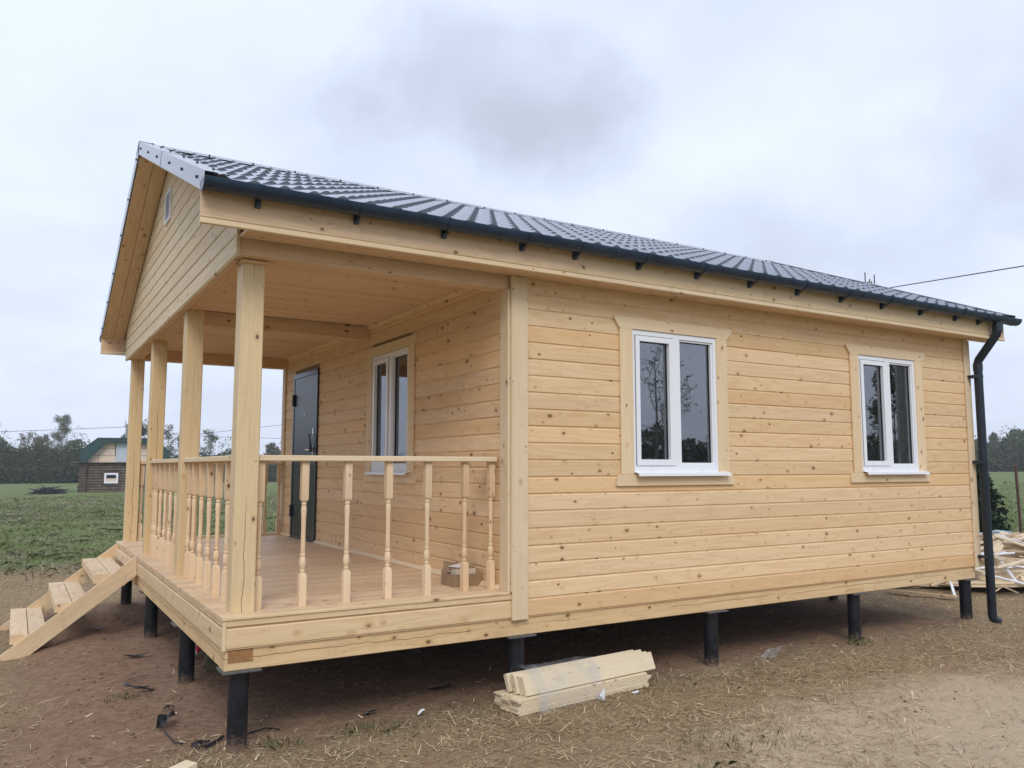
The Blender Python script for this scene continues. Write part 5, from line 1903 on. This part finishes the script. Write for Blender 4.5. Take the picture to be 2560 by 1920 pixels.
def scatter_grass():
    n = 240000
    y = 9.0 + 56.0 * rng.random(n * 3) ** 1.7
    lo = -4.0 - 0.12 * (y + 5)
    hi = 2.0 + 0.42 * (y + 5)
    x = lo + (hi - lo) * rng.random(n * 3)
    edge = 9.0 + 1.5 * wav(x, y, 0.9, 2.2) + 0.5 * wav(x, y, 3.0, 0.3)
    keep = rng.random(n * 3) < sstep((66 - y) / 28) * sstep((y - edge) / 4.5) * (0.45 + 0.55 * wav(x, y, 0.7, 5.0) + 0.25)
    pts = np.stack([x, y], 1)[keep][:n]
    d = np.hypot(pts[:, 0] + 1.1, pts[:, 1] + 5.2)
    near = d < 30
    w_ = wav(pts[:, 0], pts[:, 1], 0.8, 4.4) + 0.7 * wav(pts[:, 0], pts[:, 1], 2.1, 1.3) + rng.normal(0, 0.22, len(pts))
    dead = (w_ > 0.20)
    grass_blades(pts[dead & near], 0.085, 0.008, 1.5, M_DRYGRASS, 'dead_grass', 'pale dead grass lying in patches over the near meadow')
    grass_blades(pts[dead & ~near], 0.09, 0.024, 1.5, M_DRYGRASS, 'dead_grass', 'pale dead grass lying in patches over the far meadow')
    pts, d, near = pts[~dead], d[~dead], near[~dead]
    grass_blades(pts[near], 0.095, 0.007, 1.0, M_GRASS, 'meadow_grass', 'green meadow grass with dead stalks beyond the porch steps')
    grass_blades(pts[~near], 0.08, 0.020, 1.2, M_GRASS, 'meadow_grass', 'green meadow grass of the wide field round the log cabin')
    n = 50000
    x = 14.5 + 60 * rng.random(n) ** 1.6
    y = (x + 1) * rng.uniform(0.12, 0.50, n) - 3.0
    keep = sstep((x - 14.2 + 0.9 * wav(x, y, 0.9, 1.0)) / 1.5) > rng.random(n)
    pts = np.stack([x, y], 1)[keep]
    grass_blades(pts, 0.12, 0.020, 1.0, M_GRASS, 'meadow_grass', 'fresh green meadow grass behind the offcut heap')
    # tufts coming up through the straw
    P_ = []
    for cx_, cy_, r_, k in ((1.62, 0.06, 0.22, 900), (0.95, 0.02, 0.16, 350), (0.36, 0.02, 0.10, 160), (2.65, -1.35, 0.20, 130), (2.95, -1.55, 0.22, 120),
                            (1.12, -0.10, 0.18, 280), (3.3, -0.2, 0.25, 220), (5.95, -0.02, 0.10, 160), (4.0, -0.35, 0.25, 180), (2.3, -1.75, 0.15, 160), (-0.35, 1.6, 0.12, 120), (3.6, -2.9, 0.3, 200), (1.9, -2.6, 0.25, 120), (-1.4, 9.3, 0.7, 700), (-0.3, 9.8, 0.9, 900), (0.9, 9.9, 0.9, 800), (-2.4, 9.0, 0.8, 600), (-0.7, 8.6, 0.5, 250)):
        a = rng.uniform(0, 6.28, k)
        rr = r_ * rng.random(k) ** 0.6
        P_.append(np.stack([cx_ + 1.5 * rr * np.cos(a), cy_ + rr * np.sin(a)], 1))
    grass_blades(np.concatenate(P_), 0.045, 0.0036, 0.7, M_TUFT, 'grass_tufts', 'small green grass tufts coming up through the straw')


scatter_straw()
scatter_clods()
scatter_grass()


# ------------------------------------------------------------------ thin haze over the fields
hm = bpy.data.materials.new('thin_haze')
hm.use_nodes = True
ht = hm.node_tree
ht.nodes.clear()
hv_ = ht.nodes.new('ShaderNodeVolumePrincipled')
hv_.inputs['Color'].default_value = (0.93, 0.96, 1.0, 1)
hv_.inputs['Density'].default_value = 0.0008
ho = ht.nodes.new('ShaderNodeOutputMaterial')
ht.links.new(hv_.outputs[0], ho.inputs['Volume'])
hx0, hx1, hy0, hy1, hz0, hz1 = -245, 245, -245, 245, -2.0, 10.5
hvv = [(x, y, z) for z in (hz0, hz1) for y in (hy0, hy1) for x in (hx0, hx1)]
hff = [(0, 2, 3, 1), (4, 5, 7, 6), (0, 1, 5, 4), (2, 6, 7, 3), (0, 4, 6, 2), (1, 3, 7, 5)]
tag(link('haze', mesh('haze', hvv, hff, hm)), 'thin pale haze over the fields', 'haze', kind='stuff')
